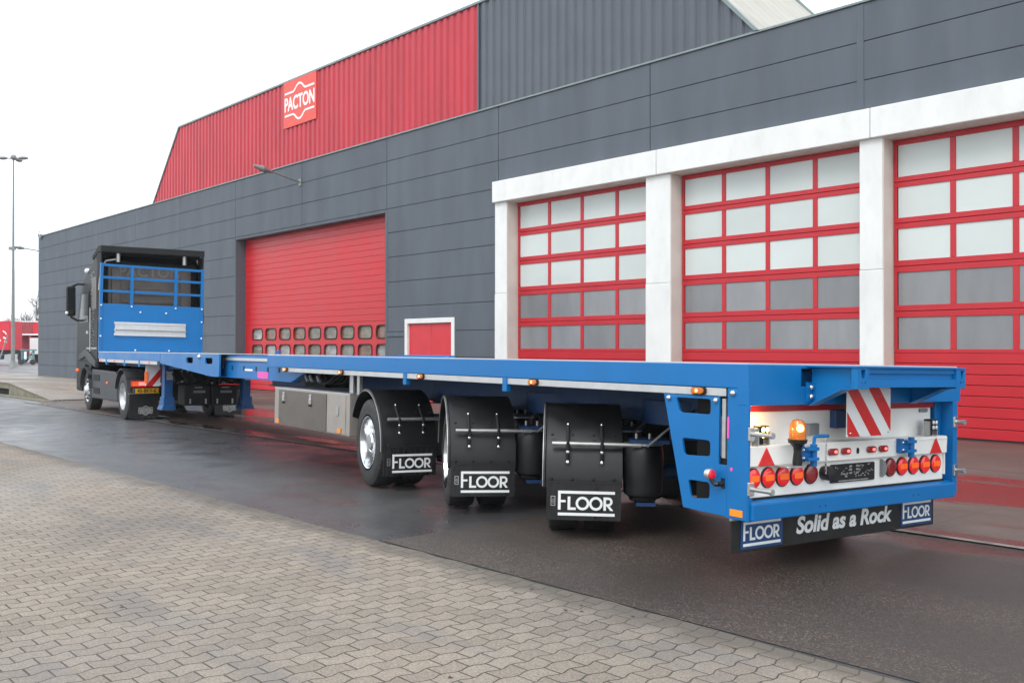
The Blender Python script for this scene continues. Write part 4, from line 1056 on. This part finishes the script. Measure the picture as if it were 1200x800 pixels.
# street lamp
Lp = empty('street_lamp', (-40.7, 77.6, 0), (0, 0, 0), 'tall thin grey street lamp with three heads at the left edge', 'street lamp')
MB().cyl((0, 0, 0), (0, 0, 8), .16, 12, .11).cyl((0, 0, 8), (0, 0, 16.9), .10, 12, .06).build('pole', 'pole', Lp, smooth=True)
MB().ball((0, 0, 17.1), .24, 10).build('lamp_hub', 'pole', Lp, smooth=True)
for dx, dy in ((1.0, -.1), (-1.0, -.1), (.0, 1.0)):
    MB().cyl((0, 0, 17.0), (dx*.5, dy*.5, 17.03), .05, 8).build('arm', 'pole', Lp)
    MB().ball((dx*.85, dy*.85, 17.03), .24, 8, (1.7 if dx else 1, 1 if dx else 1.7, .6)).build('lamp_head', 'pole', Lp, smooth=True)
MB().box(-.32, .16, -.15, .15, 9.55, 9.8).build('camera_box', 'pole', Lp)
MB().cyl((-.35, -.1, 2.6), (-1.0, -.6, 0), .06, 8).build('stay_bar', 'pole', Lp)
MB().cyl((0, 0, 0), (0, 0, .5), .32, 12, .2).build('base', 'pole', Lp)
# red curtain trailer
Z = 92
A1 = empty('curtain_trailer', (bgx(10.5, Z), Z, 0), (0, 0, 0), 'red curtain-sided trailer parked far off at the left edge', 'trailer')
MB().box(-13.4, 0, 0, 2.5, 1.35, 4.15).build('body', 'bred', A1, bevel=.03)
MB().box(-13.4, 0, .2, 2.3, .95, 1.33).box(-11, -.5, .0, .06, .45, .85).build('chassis', 'blackm', A1)
for x in (-4.3, -3.0, -1.7): MB().cyl((x, .05, .5), (x, .35, .5), .5, 20).build('wheel', 'rubber', A1)
lt = MB(); lt.text('a', 1.8, at(REAR, -1.55, -.01, 2.2), off=.03); lt.ribbon([(-.6, 3.2), (-.35, 3.05), (-.25, 2.85)], .12, at(REAR, 0, -.01)); lt.ribbon([(-.55, 2.6), (-.3, 2.45)], .16, at(REAR, 0, -.01)); lt.ribbon([(-.45, 2.2), (-.2, 2.1)], .14, at(REAR, 0, -.01))
lt.build('lettering', 'letter', A1)
# second red trailer
Z = 100
A2 = empty('red_trailer', (bgx(17, Z), Z, 0), (0, 0, 0), 'red trailer coloured darker on its shaded side, with raised roof standing behind the street lamp', 'trailer')
MB().box(0, 1.9, 0, 9, 3.05, 4.25).build('shaded_roof_box', 'bredd', A2)  # shaded side of the box, put into a darker red
MB().box(1.92, 6.2, 0, 9, 3.05, 4.25).build('bright_roof_box', 'bred', A2)
MB().box(-.05, 6.25, -.08, 9.05, 2.88, 3.04).box(-.05, 6.25, -.05, 9.05, 4.26, 4.38).build('white_rim', 'letter', A2)
MB().box(.0, 6.2, 1.2, 8.8, .7, 2.87).build('inner_body', 'bredd', A2)
for x in (.3, 1.5, 3.0): MB().box(x, x+.22, .0, .3, .9, 2.87).build('post', 'bredd', A2)
for x in (.8, 2.4): MB().cyl((x, .05, .52), (x, .4, .52), .52, 18).build('wheel', 'rubber', A2)
MB().box(1.9, 2.8, -.6, -.1, .9, 2.6).build('white_cabinet', 'letter', A2)
# teal steel trestle
Z = 88
A3 = empty('steel_trestle', (bgx(33, Z), Z, 0), (0, 0, 0), 'small teal steel trestle in front of the far red trailers', 'trestle')
MB().box(-.7, .7, -.2, .2, 1.30, 1.42).box(-.6, -.5, -.1, .1, .1, 1.3).box(.45, .55, -.1, .1, .1, 1.3).box(-.5, .45, -.05, .05, .6, .7).cyl((-.55, 0, .1), (.5, 0, 1.3), .05, 8).build('frame', 'teal', A3)
MB().box(-.25, .0, -.3, -.2, .5, 1.2).build('white_canister', 'letter', A3, bevel=.04)
for x in (-.6, .5): MB().cyl((x, -.2, .25), (x, -.05, .25), .25, 14).build('wheel', 'rubber', A3)
# bare trees
def bare_tree(x, y, h, seed, label):
    rr = random.Random(seed); o = empty('bare_tree', (x, y, 0), (0, 0, 0), label, 'tree', 'bare trees behind the red trailers')
    tr = MB(); cr_ = MB()
    def br(p, d, L_, r, lev):
        q = p+d*L_; (tr if lev < 1 else cr_).cyl(p, q, r, 5, r*.65, caps=False)
        if lev > 4: return
        for i in range(3 if lev else 4):
            nd = (d+Vector((rr.uniform(-.6, .6), rr.uniform(-.6, .6), rr.uniform(-.1, .5)))).normalized()
            br(p+d*L_*rr.uniform(.6, 1), nd, L_*rr.uniform(.6, .82), r*.55, lev+1)
    br(Vector((0, 0, 0)), Vector((0, 0, 1)), h*.28, h*.02, 0)
    tr.build('trunk', 'bark', o); cr_.build('crown', 'bark', o)
for i, (px, Z, h, lb) in enumerate(((41, 150, 13.5, 'tallest bare tree rising above the red trailer next to the grey wall'), (33, 165, 11.5, 'bare tree with thin crown left of the tallest one'), (4, 160, 9.5, 'low bare tree above the red curtain trailer at left edge'), (25, 175, 10, 'faint bare tree just right of the street lamp'))):
    bare_tree(bgx(px, Z), Z, h, 20+i, lb)
hd = MB()
rr = random.Random(9)
hedge_pts = []
for i in range(900):
    x = rr.uniform(-150, 30); y = 190+rr.uniform(-6, 6); z = abs(rr.gauss(0, 1))*1.6+.3; s_ = rr.uniform(.4, 1.0)
    hd.add([(x-s_, y, z-s_), (x+s_, y+rr.uniform(-.5, .5), z-s_*.6), (x+s_*.2, y, z+s_)], [(0, 1, 2)])
tag(hd.build('far_scrub', mat('far_scrub', (.10, .11, .08), .9)), 'low band of scrub on the far horizon', 'scrub', kind='stuff')
# thin mist
hzb = MB().box(-500, 260, -60, 260, -1, 26).build('haze', M['wall'])
hm = bpy.data.materials.new('haze'); hm.use_nodes = True; hn = hm.node_tree.nodes; hn.clear()
ho = hn.new('ShaderNodeOutputMaterial'); hv = hn.new('ShaderNodeVolumePrincipled'); hv.inputs['Density'].default_value = .0005
hv.inputs['Color'].default_value = (.93, .96, 1, 1); hm.node_tree.links.new(hv.outputs[0], ho.inputs['Volume'])
hzb.data.materials[0] = hm; tag(hzb, 'thin pale mist over the yard', 'haze', kind='stuff')
bpy.context.view_layer.update()
